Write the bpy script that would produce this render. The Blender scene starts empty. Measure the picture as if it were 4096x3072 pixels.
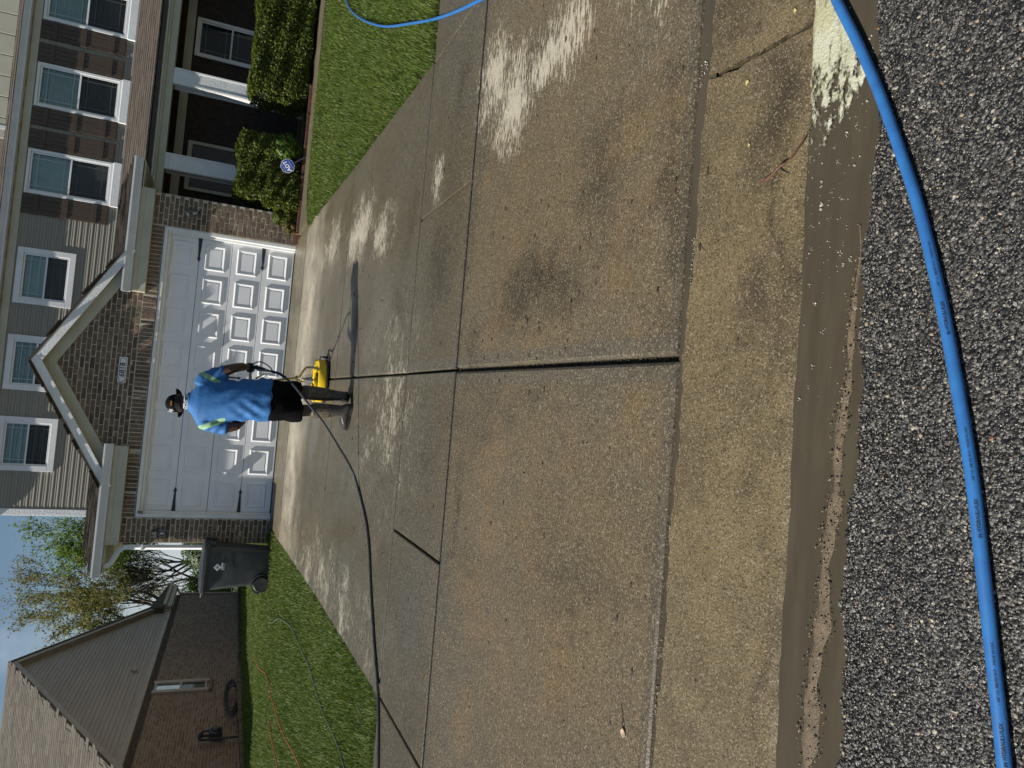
import bpy, bmesh, math, random
import numpy as np
from mathutils import Vector, Matrix

random.seed(7); rng = np.random.default_rng(11)
SC = bpy.context.scene
COL = SC.collection
PI = math.pi

# ------------------------------------------------------------------ camera
CAM = Vector((-0.2540, -13.4371, 1.0021)); YAW, PITCH, ROLL = 0.04717, 0.38945, 0.09930
fw = Vector((math.sin(YAW)*math.cos(PITCH), math.cos(YAW)*math.cos(PITCH), -math.sin(PITCH)))
r0 = Vector((math.cos(YAW), -math.sin(YAW), 0)); u0 = r0.cross(fw)
rt = math.cos(ROLL)*r0 + math.sin(ROLL)*u0
up = -math.sin(ROLL)*r0 + math.cos(ROLL)*u0
cam = bpy.data.cameras.new('camera'); co = bpy.data.objects.new('camera', cam); COL.objects.link(co)
cx, cy, cz = -up, rt, -fw          # the phone was held on its side: world up points to the picture's left
co.matrix_world = Matrix(((cx.x, cy.x, cz.x, CAM.x), (cx.y, cy.y, cz.y, CAM.y), (cx.z, cy.z, cz.z, CAM.z), (0, 0, 0, 1)))
cam.sensor_width = 36; cam.lens = 24.596; cam.clip_start = 0.05; cam.clip_end = 3000
SC.camera = co

# ------------------------------------------------------------------ light
SUN = Vector((4.8, 1.0, -5.0)).normalized()      # direction the light travels
EL = math.asin(-SUN.z)
AZ = math.atan2(-SUN.x, -SUN.y)                   # compass bearing of the sun from +Y
w = bpy.data.worlds.new('World'); SC.world = w; w.use_nodes = True
wn = w.node_tree; bg = wn.nodes['Background']
sky = wn.nodes.new('ShaderNodeTexSky'); sky.sky_type = 'NISHITA'; sky.sun_disc = False
sky.sun_elevation = EL; sky.sun_rotation = AZ % (2*PI); sky.air_density = 1.15; sky.dust_density = 0.0; sky.ozone_density = 2.6
# low white haze and a few thin cloud wisps, the same all round the horizon
tc = wn.nodes.new('ShaderNodeTexCoord'); sx_ = wn.nodes.new('ShaderNodeSeparateXYZ'); wn.links.new(tc.outputs['Generated'], sx_.inputs[0])
hz_ = wn.nodes.new('ShaderNodeMapRange'); hz_.interpolation_type = 'SMOOTHSTEP'; wn.links.new(sx_.outputs[2], hz_.inputs[0])
hz_.inputs[1].default_value = .14; hz_.inputs[2].default_value = .0; hz_.inputs[3].default_value = 0.0; hz_.inputs[4].default_value = .85
cn = wn.nodes.new('ShaderNodeTexNoise'); cn.inputs['Scale'].default_value = 6.0; cn.inputs['Detail'].default_value = 5.0; wn.links.new(tc.outputs['Generated'], cn.inputs['Vector'])
cm = wn.nodes.new('ShaderNodeMapRange'); cm.interpolation_type = 'SMOOTHSTEP'; wn.links.new(cn.outputs[0], cm.inputs[0]); cm.inputs[1].default_value = .60; cm.inputs[2].default_value = .78; cm.inputs[4].default_value = .35
mxf = wn.nodes.new('ShaderNodeMath'); mxf.operation = 'MAXIMUM'; wn.links.new(hz_.outputs[0], mxf.inputs[0]); wn.links.new(cm.outputs[0], mxf.inputs[1])
wm = wn.nodes.new('ShaderNodeMix'); wm.data_type = 'RGBA'; wn.links.new(mxf.outputs[0], wm.inputs[0]); wn.links.new(sky.outputs[0], wm.inputs[6]); wm.inputs[7].default_value = (8.6, 9.6, 10.8, 1)
wn.links.new(wm.outputs[2], bg.inputs[0]); bg.inputs[1].default_value = 0.051
sl = bpy.data.lights.new('sun', 'SUN'); sl.energy = 5.0; sl.angle = math.radians(0.55); sl.color = (1.0, 0.955, 0.88)
so = bpy.data.objects.new('sun', sl); COL.objects.link(so); so.location = (-20, -6, 25)
so.rotation_euler = SUN.to_track_quat('-Z', 'Y').to_euler()
SC.view_settings.view_transform = 'Standard'; SC.view_settings.look = 'None'
SC.view_settings.exposure = 0.42; SC.view_settings.gamma = 1.0; SC.view_settings.use_curve_mapping = False
SC.cycles.max_bounces = 5; SC.cycles.diffuse_bounces = 3; SC.cycles.glossy_bounces = 3; SC.cycles.transparent_max_bounces = 10

# ------------------------------------------------------------------ object helpers
def tag(o, label=None, cat=None, group=None, kind=None):
    if label: o['label'] = label
    if cat: o['category'] = cat
    if group: o['group'] = group
    if kind: o['kind'] = kind
    return o
def empty(name, loc=(0, 0, 0), rz=0.0, parent=None):
    o = bpy.data.objects.new(name, None); o.empty_display_size = .1; COL.objects.link(o)
    o.location = loc; o.rotation_euler = (0, 0, rz); o.parent = parent
    return o
def thing(name, label, cat, loc=(0, 0, 0), rz=0.0, group=None):
    return tag(empty(name, loc, rz), label, cat, group)
def obj(name, me, mat=None, parent=None, loc=None, mw=None):
    o = bpy.data.objects.new(name, me); COL.objects.link(o)
    if mat is not None and not me.materials: me.materials.append(mat)
    o.parent = parent
    if loc is not None: o.location = loc
    if mw is not None: o.matrix_local = mw
    return o

class MB:
    """collects verts and faces; build() links them as one mesh object"""
    def __init__(s): s.v = []; s.f = []
    def add(s, vs, fs):
        n = len(s.v); s.v += [tuple(a) for a in vs]; s.f += [tuple(i+n for i in q) for q in fs]; return s
    def box(s, x0, x1, y0, y1, z0, z1, b=0.0):
        if b <= 0:
            return s.add([(x0,y0,z0),(x1,y0,z0),(x1,y1,z0),(x0,y1,z0),(x0,y0,z1),(x1,y0,z1),(x1,y1,z1),(x0,y1,z1)],
                  [(0,3,2,1),(4,5,6,7),(0,1,5,4),(1,2,6,5),(2,3,7,6),(3,0,4,7)])
        V = []; 
        for ax in range(3):
            for sgn in (0, 1):
                for (p, q) in ((0,0),(1,0),(1,1),(0,1)):
                    lo = (x0,y0,z0); hi = (x1,y1,z1); c = [0,0,0]; o1, o2 = [(1,2),(2,0),(0,1)][ax]
                    c[ax] = hi[ax] if sgn else lo[ax]
                    c[o1] = hi[o1]-b if p else lo[o1]+b; c[o2] = hi[o2]-b if q else lo[o2]+b
                    V.append(tuple(c))
        bm = bmesh.new()
        for c in V: bm.verts.new(c)
        bmesh.ops.convex_hull(bm, input=bm.verts[:])
        bm.verts.index_update()
        s.add([x.co[:] for x in bm.verts], [[q.index for q in f.verts] for f in bm.faces]); bm.free(); return s
    def prism(s, poly, d0, d1, axis='y'):
        """poly of 2D points extruded along axis; (x,z) for y, (x,y) for z, (y,z) for x"""
        n = len(poly)
        def P(a, b, d): return {'y': (a, d, b), 'z': (a, b, d), 'x': (d, a, b)}[axis]
        vs = [P(a, b, d0) for a, b in poly] + [P(a, b, d1) for a, b in poly]
        fs = [tuple(range(n)), tuple(range(2*n-1, n-1, -1))] + [(i, i+n, (i+1) % n+n, (i+1) % n) for i in range(n)]
        return s.add(vs, fs)
    def tube(s, pts, rad, seg=8, cap=True):
        pts = [Vector(p) for p in pts]; n = len(pts)
        rads = rad if hasattr(rad, '__len__') else [rad]*n
        vs = []; fs = []; nrm = None
        for i, p in enumerate(pts):
            t = (pts[min(i+1, n-1)]-pts[max(i-1, 0)])
            t = t.normalized() if t.length > 1e-9 else Vector((0, 0, 1))
            if nrm is None:
                a = Vector((0, 0, 1)) if abs(t.z) < .9 else Vector((1, 0, 0)); nrm = t.cross(a).normalized()
            else:
                nrm = (nrm - t*nrm.dot(t)); nrm = nrm.normalized() if nrm.length > 1e-6 else t.orthogonal().normalized()
            bn = t.cross(nrm)
            for k in range(seg):
                a = 2*PI*k/seg; vs.append(p + (nrm*math.cos(a)+bn*math.sin(a))*rads[i])
        for i in range(n-1):
            for k in range(seg):
                fs.append((i*seg+k, i*seg+(k+1) % seg, (i+1)*seg+(k+1) % seg, (i+1)*seg+k))
        if cap: fs += [tuple(range(seg-1, -1, -1)), tuple((n-1)*seg+k for k in range(seg))]
        return s.add(vs, fs)
    def loft(s, rings, seg=16):
        """rings: (center, half axis a vector, half axis b vector)"""
        vs = []; fs = []; n = len(rings)
        for c, a, b in rings:
            c, a, b = Vector(c), Vector(a), Vector(b)
            for k in range(seg):
                t = 2*PI*k/seg; vs.append(c+a*math.cos(t)+b*math.sin(t))
        for i in range(n-1):
            for k in range(seg): fs.append((i*seg+k, i*seg+(k+1) % seg, (i+1)*seg+(k+1) % seg, (i+1)*seg+k))
        fs += [tuple(range(seg-1, -1, -1)), tuple((n-1)*seg+k for k in range(seg))]
        return s.add(vs, fs)
    def lathe(s, prof, c=(0, 0, 0), axis='z', seg=20):
        rings = []
        for r, h in prof:
            r = max(r, 1e-4)
            if axis == 'z': rings.append(((c[0], c[1], c[2]+h), (r, 0, 0), (0, r, 0)))
            elif axis == 'x': rings.append(((c[0]+h, c[1], c[2]), (0, r, 0), (0, 0, r)))
            else: rings.append(((c[0], c[1]+h, c[2]), (0, 0, r), (r, 0, 0)))
        return s.loft(rings, seg)
    def ball(s, c, r, seg=12, rings=8):
        rx, ry, rz = r if hasattr(r, '__len__') else (r, r, r)
        R = []
        for i in range(rings+1):
            t = PI*i/rings; k = max(math.sin(t), .02)
            R.append(((c[0], c[1], c[2]-rz*math.cos(t)), (rx*k, 0, 0), (0, ry*k, 0)))
        return s.loft(R, seg)
    def mesh(s, name, smooth=False):
        me = bpy.data.meshes.new(name); me.from_pydata(s.v, [], s.f); me.update()
        bm = bmesh.new(); bm.from_mesh(me); bmesh.ops.recalc_face_normals(bm, faces=bm.faces[:]); bm.to_mesh(me); bm.free()
        if smooth:
            me.polygons.foreach_set('use_smooth', [True]*len(me.polygons))
            try: me.set_sharp_from_angle(angle=math.radians(42))
            except Exception: pass
        return me
    def build(s, name, mat, parent=None, loc=None, smooth=False, mw=None):
        return obj(name, s.mesh(name, smooth), mat, parent, loc, mw)

def npmesh(name, V, F, mat=None, smooth=False):
    """V (n,3) array, F (m,k) array with k = 3 or 4"""
    me = bpy.data.meshes.new(name); V = np.asarray(V, np.float32); F = np.asarray(F, np.int32)
    m, k = F.shape
    me.vertices.add(len(V)); me.vertices.foreach_set('co', V.ravel())
    me.loops.add(m*k); me.loops.foreach_set('vertex_index', F.ravel())
    me.polygons.add(m); me.polygons.foreach_set('loop_start', np.arange(m, dtype=np.int32)*k)
    try: me.polygons.foreach_set('loop_total', np.full(m, k, np.int32))
    except Exception: pass
    me.polygons.foreach_set('use_smooth', np.full(m, bool(smooth)))
    me.update(calc_edges=True); me.validate()
    if mat is not None: me.materials.append(mat)
    return me

def pieces(parent, name, items, mat, limit=300, at=CAM):
    """items: (mesh, matrix). The `limit` nearest the camera are objects of their own, the rest one joined part"""
    items = sorted(items, key=lambda it: (it[1].translation-at).length)
    for me, mw in items[:limit]: obj(name, me, mat, parent, mw=mw)
    rest = items[limit:]
    if rest:
        V = []; F = []; n = 0
        for me, mw in rest:
            vs = np.empty(len(me.vertices)*3, np.float32); me.vertices.foreach_get('co', vs); vs = vs.reshape(-1, 3)
            A = np.array(mw); V.append(vs@A[:3, :3].T+A[:3, 3])
            for p in me.polygons:
                q = [i+n for i in p.vertices]
                for j in range(1, len(q)-1): F.append((q[0], q[j], q[j+1]))
            n += len(vs)
        me = npmesh(name+'_courses', np.concatenate(V), np.array(F), mat)
        tag(obj(name+'_courses', me, mat, parent), kind='stuff')

def remeshed(mb, voxel=.012, smooth=4, fac=.5):
    me = mb.mesh('tmp'); o = bpy.data.objects.new('tmp', me); COL.objects.link(o)
    m = o.modifiers.new('r', 'REMESH'); m.mode = 'VOXEL'; m.voxel_size = voxel; m.use_smooth_shade = True
    if smooth: m2 = o.modifiers.new('s', 'SMOOTH'); m2.iterations = smooth; m2.factor = fac
    dg = bpy.context.evaluated_depsgraph_get(); dg.update()
    out = bpy.data.meshes.new_from_object(o.evaluated_get(dg))
    bpy.data.objects.remove(o); bpy.data.meshes.remove(me)
    out.polygons.foreach_set('use_smooth', [True]*len(out.polygons))
    return out

# ------------------------------------------------------------------ materials
def newmat(name):
    m = bpy.data.materials.new(name); m.use_nodes = True; nt = m.node_tree
    return m, nt, nt.nodes['Principled BSDF']
def nd(nt, t, ins=None, **kw):
    n = nt.nodes.new(t)
    for k, v in kw.items(): setattr(n, k, v)
    for k, v in (ins or {}).items():
        if isinstance(v, bpy.types.NodeSocket): nt.links.new(v, n.inputs[k])
        else: n.inputs[k].default_value = v
    return n
def rgba(c): return (c[0], c[1], c[2], 1.0)
def mathn(nt, op, a, b=None, c=None, clamp=False):
    ins = {0: a}
    if b is not None: ins[1] = b
    if c is not None: ins[2] = c
    n = nd(nt, 'ShaderNodeMath', ins, operation=op); n.use_clamp = clamp; return n.outputs[0]
def mixc(nt, f, a, b, mode='MIX'):
    n = nt.nodes.new('ShaderNodeMix'); n.data_type = 'RGBA'; n.blend_type = mode; n.clamp_factor = True
    for i, v in ((0, f), (6, a), (7, b)):
        if isinstance(v, bpy.types.NodeSocket): nt.links.new(v, n.inputs[i])
        elif i == 0: n.inputs[i].default_value = v
        else: n.inputs[i].default_value = rgba(v)
    return n.outputs[2]
def pos(nt): return nd(nt, 'ShaderNodeNewGeometry').outputs['Position']
def noise(nt, P, scale, detail=3.0, rough=.55, stretch=None):
    if stretch: P = nd(nt, 'ShaderNodeVectorMath', {0: P, 1: stretch}, operation='MULTIPLY').outputs[0]
    return nd(nt, 'ShaderNodeTexNoise', {'Vector': P, 'Scale': scale, 'Detail': detail, 'Roughness': rough}).outputs[0]
def maprange(nt, v, a, b, c=0.0, d=1.0, smooth=True):
    n = nd(nt, 'ShaderNodeMapRange', {0: v, 1: a, 2: b, 3: c, 4: d}); 
    if smooth: n.interpolation_type = 'SMOOTHSTEP'
    return n.outputs[0]
def ramp(nt, v, stops):
    n = nd(nt, 'ShaderNodeValToRGB', {0: v}); cr = n.color_ramp
    while len(cr.elements) < len(stops): cr.elements.new(.5)
    for e, (p, c) in zip(cr.elements, stops): e.position = p; e.color = rgba(c)
    return n.outputs[0]
def bump(nt, h, strength, dist, nrm=None):
    ins = {'Height': h, 'Strength': strength, 'Distance': dist}
    if nrm is not None: ins['Normal'] = nrm
    return nd(nt, 'ShaderNodeBump', ins).outputs[0]
def rnd(nt):
    """random per object and per island"""
    a = nd(nt, 'ShaderNodeObjectInfo').outputs['Random']; b = nd(nt, 'ShaderNodeNewGeometry').outputs['Random Per Island']
    return mathn(nt, 'FRACT', mathn(nt, 'ADD', a, b))

def simple(name, c1, c2=None, scale=6.0, rough=.6, bmp=0.0, bscale=60.0, bdist=.004, vary=0.0, spec=.5, metal=0.0, stretch=None, coat=0.0, rvar=.08):
    m, nt, p = newmat(name); P = pos(nt)
    n = noise(nt, P, scale, 4, stretch=stretch)
    c2 = c2 or tuple(x*.8 for x in c1)
    col = mixc(nt, maprange(nt, n, .3, .7), c1, c2)
    if vary:
        r = rnd(nt); k = mathn(nt, 'MULTIPLY_ADD', r, vary*2, 1-vary)
        col = nd(nt, 'ShaderNodeVectorMath', {0: col, 3: k}, operation='SCALE').outputs[0]
    nt.links.new(col, p.inputs['Base Color'])
    nt.links.new(maprange(nt, n, .2, .8, max(rough-rvar, .02), min(rough+rvar, 1), False), p.inputs['Roughness'])
    p.inputs['Specular IOR Level'].default_value = spec; p.inputs['Metallic'].default_value = metal
    p.inputs['Coat Weight'].default_value = coat
    if bmp: nt.links.new(bump(nt, noise(nt, P, bscale, 4, stretch=stretch), bmp, bdist), p.inputs['Normal'])
    return m

MAT = {}
MAT['white'] = simple('white_vinyl', (.78, .78, .76), (.70, .70, .68), 3, .45, .05, 90)
MAT['white_grain'] = simple('white_embossed_board', (.80, .80, .78), (.72, .72, .70), 4, .5, .5, 34, .012, stretch=(1, 1, 1))
MAT['door_white'] = simple('door_steel_white', (.82, .82, .82), (.76, .76, .76), 2.5, .4, .12, 160, .002)
MAT['cream'] = simple('cream_aluminium', (.50, .48, .37), (.44, .42, .32), 3, .5, .04, 60)
MAT['cream_wall'] = simple('cream_siding', (.52, .49, .38), (.47, .44, .34), 3, .6)
MAT['siding'] = simple('tan_vinyl_siding', (.30, .275, .215), (.26, .24, .185), 4, .5, .12, 60, .003, stretch=(.15, 1, 3))
MAT['shutter'] = simple('brown_shutter', (.070, .046, .028), (.052, .034, .021), 6, .55, .2, 50, .003, stretch=(1, 1, .1))
MAT['taupe'] = simple('taupe_siding', (.42, .325, .26), (.37, .285, .23), 3, .55, .1, 60, .003, stretch=(1, .15, 3))
MAT['taupe_trim'] = simple('taupe_trim', (.42, .33, .265), (.37, .29, .235), 3, .5)
MAT['mortar'] = simple('mortar', (.50, .45, .36), (.40, .36, .29), 20, .95, .5, 160, .003)
MAT['mortar_dark'] = simple('grey_mortar', (.36, .31, .26), (.30, .26, .22), 20, .95, .4, 160, .003)
MAT['black'] = simple('black_metal', (.012, .012, .013), (.02, .02, .02), 20, .42, .1, 120)
MAT['black_rubber'] = simple('black_rubber', (.016, .016, .017), (.026, .025, .024), 14, .5, .15, 120)
MAT['grey_metal'] = simple('steel_tube', (.30, .30, .29), (.22, .22, .21), 14, .3, metal=.85)
MAT['gutter_grey'] = simple('aluminium_gutter', (.66, .67, .68), (.60, .61, .62), 5, .38)
MAT['yellow'] = simple('yellow_paint', (.72, .50, .008), (.60, .40, .01), 9, .38, .05, 80)
MAT['hose_blue'] = simple('blue_rubber_hose', (.030, .155, .40), (.024, .12, .33), 22, .45, .25, 300, .0012)
MAT['hose_black'] = simple('black_pressure_hose', (.03, .032, .036), (.05, .05, .052), 20, .4, .1, 200)
MAT['hose_green'] = simple('grey_green_hose', (.10, .13, .10), (.06, .085, .065), 16, .45)
MAT['cord'] = simple('orange_cord', (.50, .12, .03), (.38, .08, .03), 60, .6)
MAT['bin'] = simple('charcoal_plastic', (.035, .037, .040), (.052, .053, .054), 5, .42, .15, 90, .003)
MAT['decal'] = simple('white_decal', (.62, .64, .66), (.5, .52, .54), 30, .6)
MAT['ink'] = simple('black_ink', (.012, .012, .013), rough=.5)
MAT['ink_hose'] = simple('hose_print', (.01, .012, .02), rough=.6)
MAT['skin'] = simple('brown_skin', (.075, .036, .022), (.055, .026, .016), 20, .45, .1, 120)
MAT['terracotta'] = simple('terracotta_edging', (.16, .068, .035), (.09, .042, .025), 14, .75, .3, 60)
MAT['mulch'] = simple('dark_mulch', (.030, .021, .014), (.055, .036, .022), 30, .95, .9, 60, .03)
MAT['bark'] = simple('grey_bark', (.085, .068, .052), (.05, .04, .032), 9, .9, .8, 30, .02)
MAT['dark_room'] = simple('dim_interior', (.03, .03, .03), rough=.9)
MAT['blind'] = simple('pale_blind', (.52, .55, .53), (.44, .47, .46), 6, .8)
MAT['blind_shaded'] = simple('shade_tinted_blind', (.06, .066, .065), rough=.8)  # darker copy of the blind, with the porch's shade put into its colour
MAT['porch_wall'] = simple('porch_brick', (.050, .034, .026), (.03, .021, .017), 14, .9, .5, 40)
MAT['dark_door'] = simple('dark_front_door', (.03, .024, .022), rough=.4)

def glass_mat(name, tint, refl=.3, gain=1.0):
    m, nt, p = newmat(name); nt.nodes.remove(p)
    out = nt.nodes['Material Output']
    tr = nd(nt, 'ShaderNodeBsdfTransparent', {0: rgba(tint)}); gl = nd(nt, 'ShaderNodeBsdfGlossy', {0: (.9, .95, 1, 1), 1: .03})
    fr = nd(nt, 'ShaderNodeFresnel', {0: 1.5})
    k = mathn(nt, 'MULTIPLY_ADD', fr.outputs[0], gain, refl*.2, clamp=True)
    mx = nd(nt, 'ShaderNodeMixShader', {0: k, 1: tr.outputs[0], 2: gl.outputs[0]}); nt.links.new(mx.outputs[0], out.inputs[0])
    return m
MAT['glass'] = glass_mat('window_glass', (.86, .92, .90), .05, .7)
MAT['screen'] = glass_mat('screened_glass', (.60, .61, .61), 0, .25)
MAT['lamp_glass'] = glass_mat('lantern_glass', (.60, .60, .58), .0, .6)

def brick_mat(name, cols, seedscale=1.0):
    m, nt, p = newmat(name); P = pos(nt); r = rnd(nt)
    c = ramp(nt, r, [(i/len(cols), q) for i, q in enumerate(cols)]); nt.nodes[-1].color_ramp.interpolation = 'LINEAR'
    n1 = noise(nt, P, 26, 5, .65); n2 = noise(nt, P, 9, 3)
    c = mixc(nt, maprange(nt, n1, .42, .72, 0, .75), c, (.055, .040, .032))
    c = mixc(nt, maprange(nt, n2, .55, .75, 0, .45), c, (.34, .27, .19))
    nt.links.new(c, p.inputs['Base Color']); p.inputs['Roughness'].default_value = .9
    nt.links.new(bump(nt, mathn(nt, 'ADD', n1, noise(nt, P, 70, 3)), .8, .010), p.inputs['Normal'])
    return m
MAT['brick'] = brick_mat('tumbled_brown_brick', [(.115, .074, .050), (.215, .15, .092), (.155, .10, .066), (.255, .18, .112), (.082, .054, .038), (.185, .13, .084)])
MAT['brick2'] = brick_mat('red_brown_brick', [(.28, .178, .118), (.21, .128, .085), (.36, .265, .185), (.25, .15, .10), (.32, .22, .15)])
MAT['brick_dark'] = brick_mat('dark_soldier_brick', [(.07, .05, .04), (.10, .07, .055), (.08, .06, .05)])

def shingle_mat(name, a, b):
    m, nt, p = newmat(name); P = pos(nt); r = rnd(nt)
    n1 = noise(nt, P, 90, 3, .7); c = mixc(nt, r, a, b)
    c = mixc(nt, maprange(nt, n1, .4, .7, 0, .6), c, tuple(x*.45 for x in a))
    nt.links.new(c, p.inputs['Base Color']); p.inputs['Roughness'].default_value = .95
    nt.links.new(bump(nt, n1, .6, .006), p.inputs['Normal'])
    return m
MAT['shingle'] = shingle_mat('brown_shingle', (.098, .077, .056), (.058, .046, .035))
MAT['shingle2'] = shingle_mat('taupe_shingle', (.150, .128, .098), (.085, .072, .055))

def leaf_mat(name, cols, trans=.35, rough=.5, patch=None):
    m, nt, p = newmat(name); r = rnd(nt)
    c = ramp(nt, r, [(i/max(len(cols)-1, 1), q) for i, q in enumerate(cols)])
    if patch:
        P = pos(nt); c = mixc(nt, maprange(nt, noise(nt, P, 1.1, 3, .6), .45, .72, 0, .75), c, patch)
        c = mixc(nt, maprange(nt, noise(nt, P, 4.5, 2), .55, .75, 0, .5), c, (.030, .060, .010))
    nt.links.new(c, p.inputs['Base Color']); p.inputs['Roughness'].default_value = rough; p.inputs['Specular IOR Level'].default_value = .3
    tl = nd(nt, 'ShaderNodeBsdfTranslucent', {0: c}); out = nt.nodes['Material Output']
    mx = nd(nt, 'ShaderNodeMixShader', {0: trans, 1: p.outputs[0], 2: tl.outputs[0]}); nt.links.new(mx.outputs[0], out.inputs[0])
    return m
MAT['grass'] = leaf_mat('grass_blade', [(.042, .080, .008), (.085, .138, .013), (.120, .178, .024), (.062, .108, .013), (.20, .205, .06)], .33, patch=(.125, .158, .028))
MAT['arborvitae'] = leaf_mat('arborvitae_spray', [(.048, .076, .008), (.11, .135, .014), (.030, .052, .007), (.165, .175, .022)], .25)
MAT['boxleaf'] = leaf_mat('broad_leaf', [(.07, .14, .022), (.13, .21, .035), (.18, .25, .05)], .35)
MAT['brownleaf'] = leaf_mat('bronze_leaf', [(.13, .09, .02), (.10, .10, .018), (.16, .12, .03)], .3)
MAT['tree_y'] = leaf_mat('budding_leaf', [(.19, .185, .035), (.25, .235, .05), (.14, .15, .03), (.22, .17, .05)], .45)
MAT['tree_g'] = leaf_mat('spring_leaf', [(.15, .24, .035), (.20, .29, .05), (.12, .19, .03)], .45)
MAT['bushleaf'] = leaf_mat('far_bush_leaf', [(.04, .08, .012), (.07, .12, .02), (.05, .09, .015)], .3)
MAT['petal'] = leaf_mat('pale_petal', [(.55, .47, .22), (.62, .52, .28)], .3)

# ------------------------------------------------------------------ ground profile (street up to the garage)
PROF = [(-40, -.42), (-12.35, -.548), (-12.06, -.565), (-11.84, -.585), (-11.80, -.555), (-11.33, -.50), (-9.2, -.345), (-8.03, -.32), (0, 0), (60, .3)]
def g(y): return float(np.interp(y, [a for a, _ in PROF], [b for _, b in PROF]))
LB = [(-13, -.42), (-8.03, -.32), (-4, -.20), (2, -.17), (6, -.20), (20, -.42), (40, -.7), (400, -3)]
def lawn_z(x, y):
    a = np.interp(y, [q for q, _ in PROF], [q for _, q in PROF]); b = np.interp(y, [q for q, _ in LB], [q for _, q in LB])
    t = np.clip((-3.0-np.asarray(x))/5.5, 0, 1); t = t*t*(3-2*t)
    return a*(1-t)+b*t
# ------------------------------------------------------------------ ground materials
def soil_mat():
    m, nt, p = newmat('lawn_soil'); P = pos(nt)
    n = noise(nt, P, 3.5, 5, .65); n2 = noise(nt, P, 40, 4, .7)
    c = mixc(nt, maprange(nt, n, .35, .65), (.040, .075, .012), (.065, .085, .022))
    c = mixc(nt, maprange(nt, n2, .45, .7, 0, .7), c, (.035, .03, .015))
    nt.links.new(c, p.inputs['Base Color']); p.inputs['Roughness'].default_value = 1
    nt.links.new(bump(nt, n2, .8, .03), p.inputs['Normal'])
    return m
MAT['soil'] = soil_mat()

# dry, pale patches left between the wet runs (x, y, half width, half depth, strength)
DRY = [(1.80, -9.42, .36, .26, 1.0), (1.55, -9.75, .34, .26, 1.0), (1.62, -10.15, .26, .36, .9), (1.48, -8.42, .22, .14, .8), (1.62, -5.72, .42, .75, .85), (1.36, -6.75, .28, .50, .75),
       (1.80, -4.0, .34, .70, .6), (-.35, -7.5, .40, .42, .12), (-2.3, -5.3, .28, 1.4, .16), (1.0, -2.3, 1.5, .55, .8), (-.95, -2.1, 1.5, .62, .8), (2.0, -11.0, .6, .25, .5)]
# dirt and grime with shapes of their own (x, y, half width, half depth, strength)
GRIME = [(.72, -8.62, .50, .50, .75), (1.95, -8.85, .45, .28, .6), (.62, -7.5, .45, .5, .45), (.38, -10.2, .34, .75, .75), (.85, -10.7, .5, .35, .5), (.15, -9.45, .3, .2, .5), (-.6, -8.7, .5, .35, .45), (-1.7, -8.5, .5, .3, .25),
         (1.2, -7.75, .9, .25, .45), (-1.3, -4.2, 1.0, .8, .35), (-1.9, -2.9, .5, .5, .5), (1.3, -4.9, .5, .3, .35), (-.9, -10.6, .7, .4, .28), (.6, -11.2, 1.0, .16, .5), (-.9, -9.35, .8, .14, .5), (1.1, -9.3, .9, .1, .4)]
KGRIME = [(.80, -11.70, .34, .16, .85), (.22, -11.66, .28, .16, .60), (1.25, -11.55, .3, .3, .6), (-.35, -11.70, .35, .10, .40), (.5, -11.80, 1.6, .06, .5), (-1.0, -11.81, .9, .05, .4)]
SHEEN = [(-1.6, -8.75, .6, .5), (-1.5, -6.3, 1.0, .9), (-.75, -9.9, .5, .5), (-1.35, -10.3, .5, .6), (.3, -6.9, .5, .6), (-.3, -3.9, 1.2, .5)]
def ellipses(nt, P, items):
    best = None
    for it_ in items:
        x, y, a, b = it_[:4]; k = it_[4] if len(it_) > 4 else 1.0
        q = nd(nt, 'ShaderNodeVectorMath', {0: P, 1: (x, y, 0)}, operation='SUBTRACT').outputs[0]
        q = nd(nt, 'ShaderNodeVectorMath', {0: q, 1: (1/a, 1/b, 0)}, operation='MULTIPLY').outputs[0]
        L = nd(nt, 'ShaderNodeVectorMath', {0: q}, operation='LENGTH').outputs['Value']
        v = mathn(nt, 'MULTIPLY', mathn(nt, 'SUBTRACT', 1.0, L), k)
        best = v if best is None else mathn(nt, 'MAXIMUM', best, v)
    return best
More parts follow.
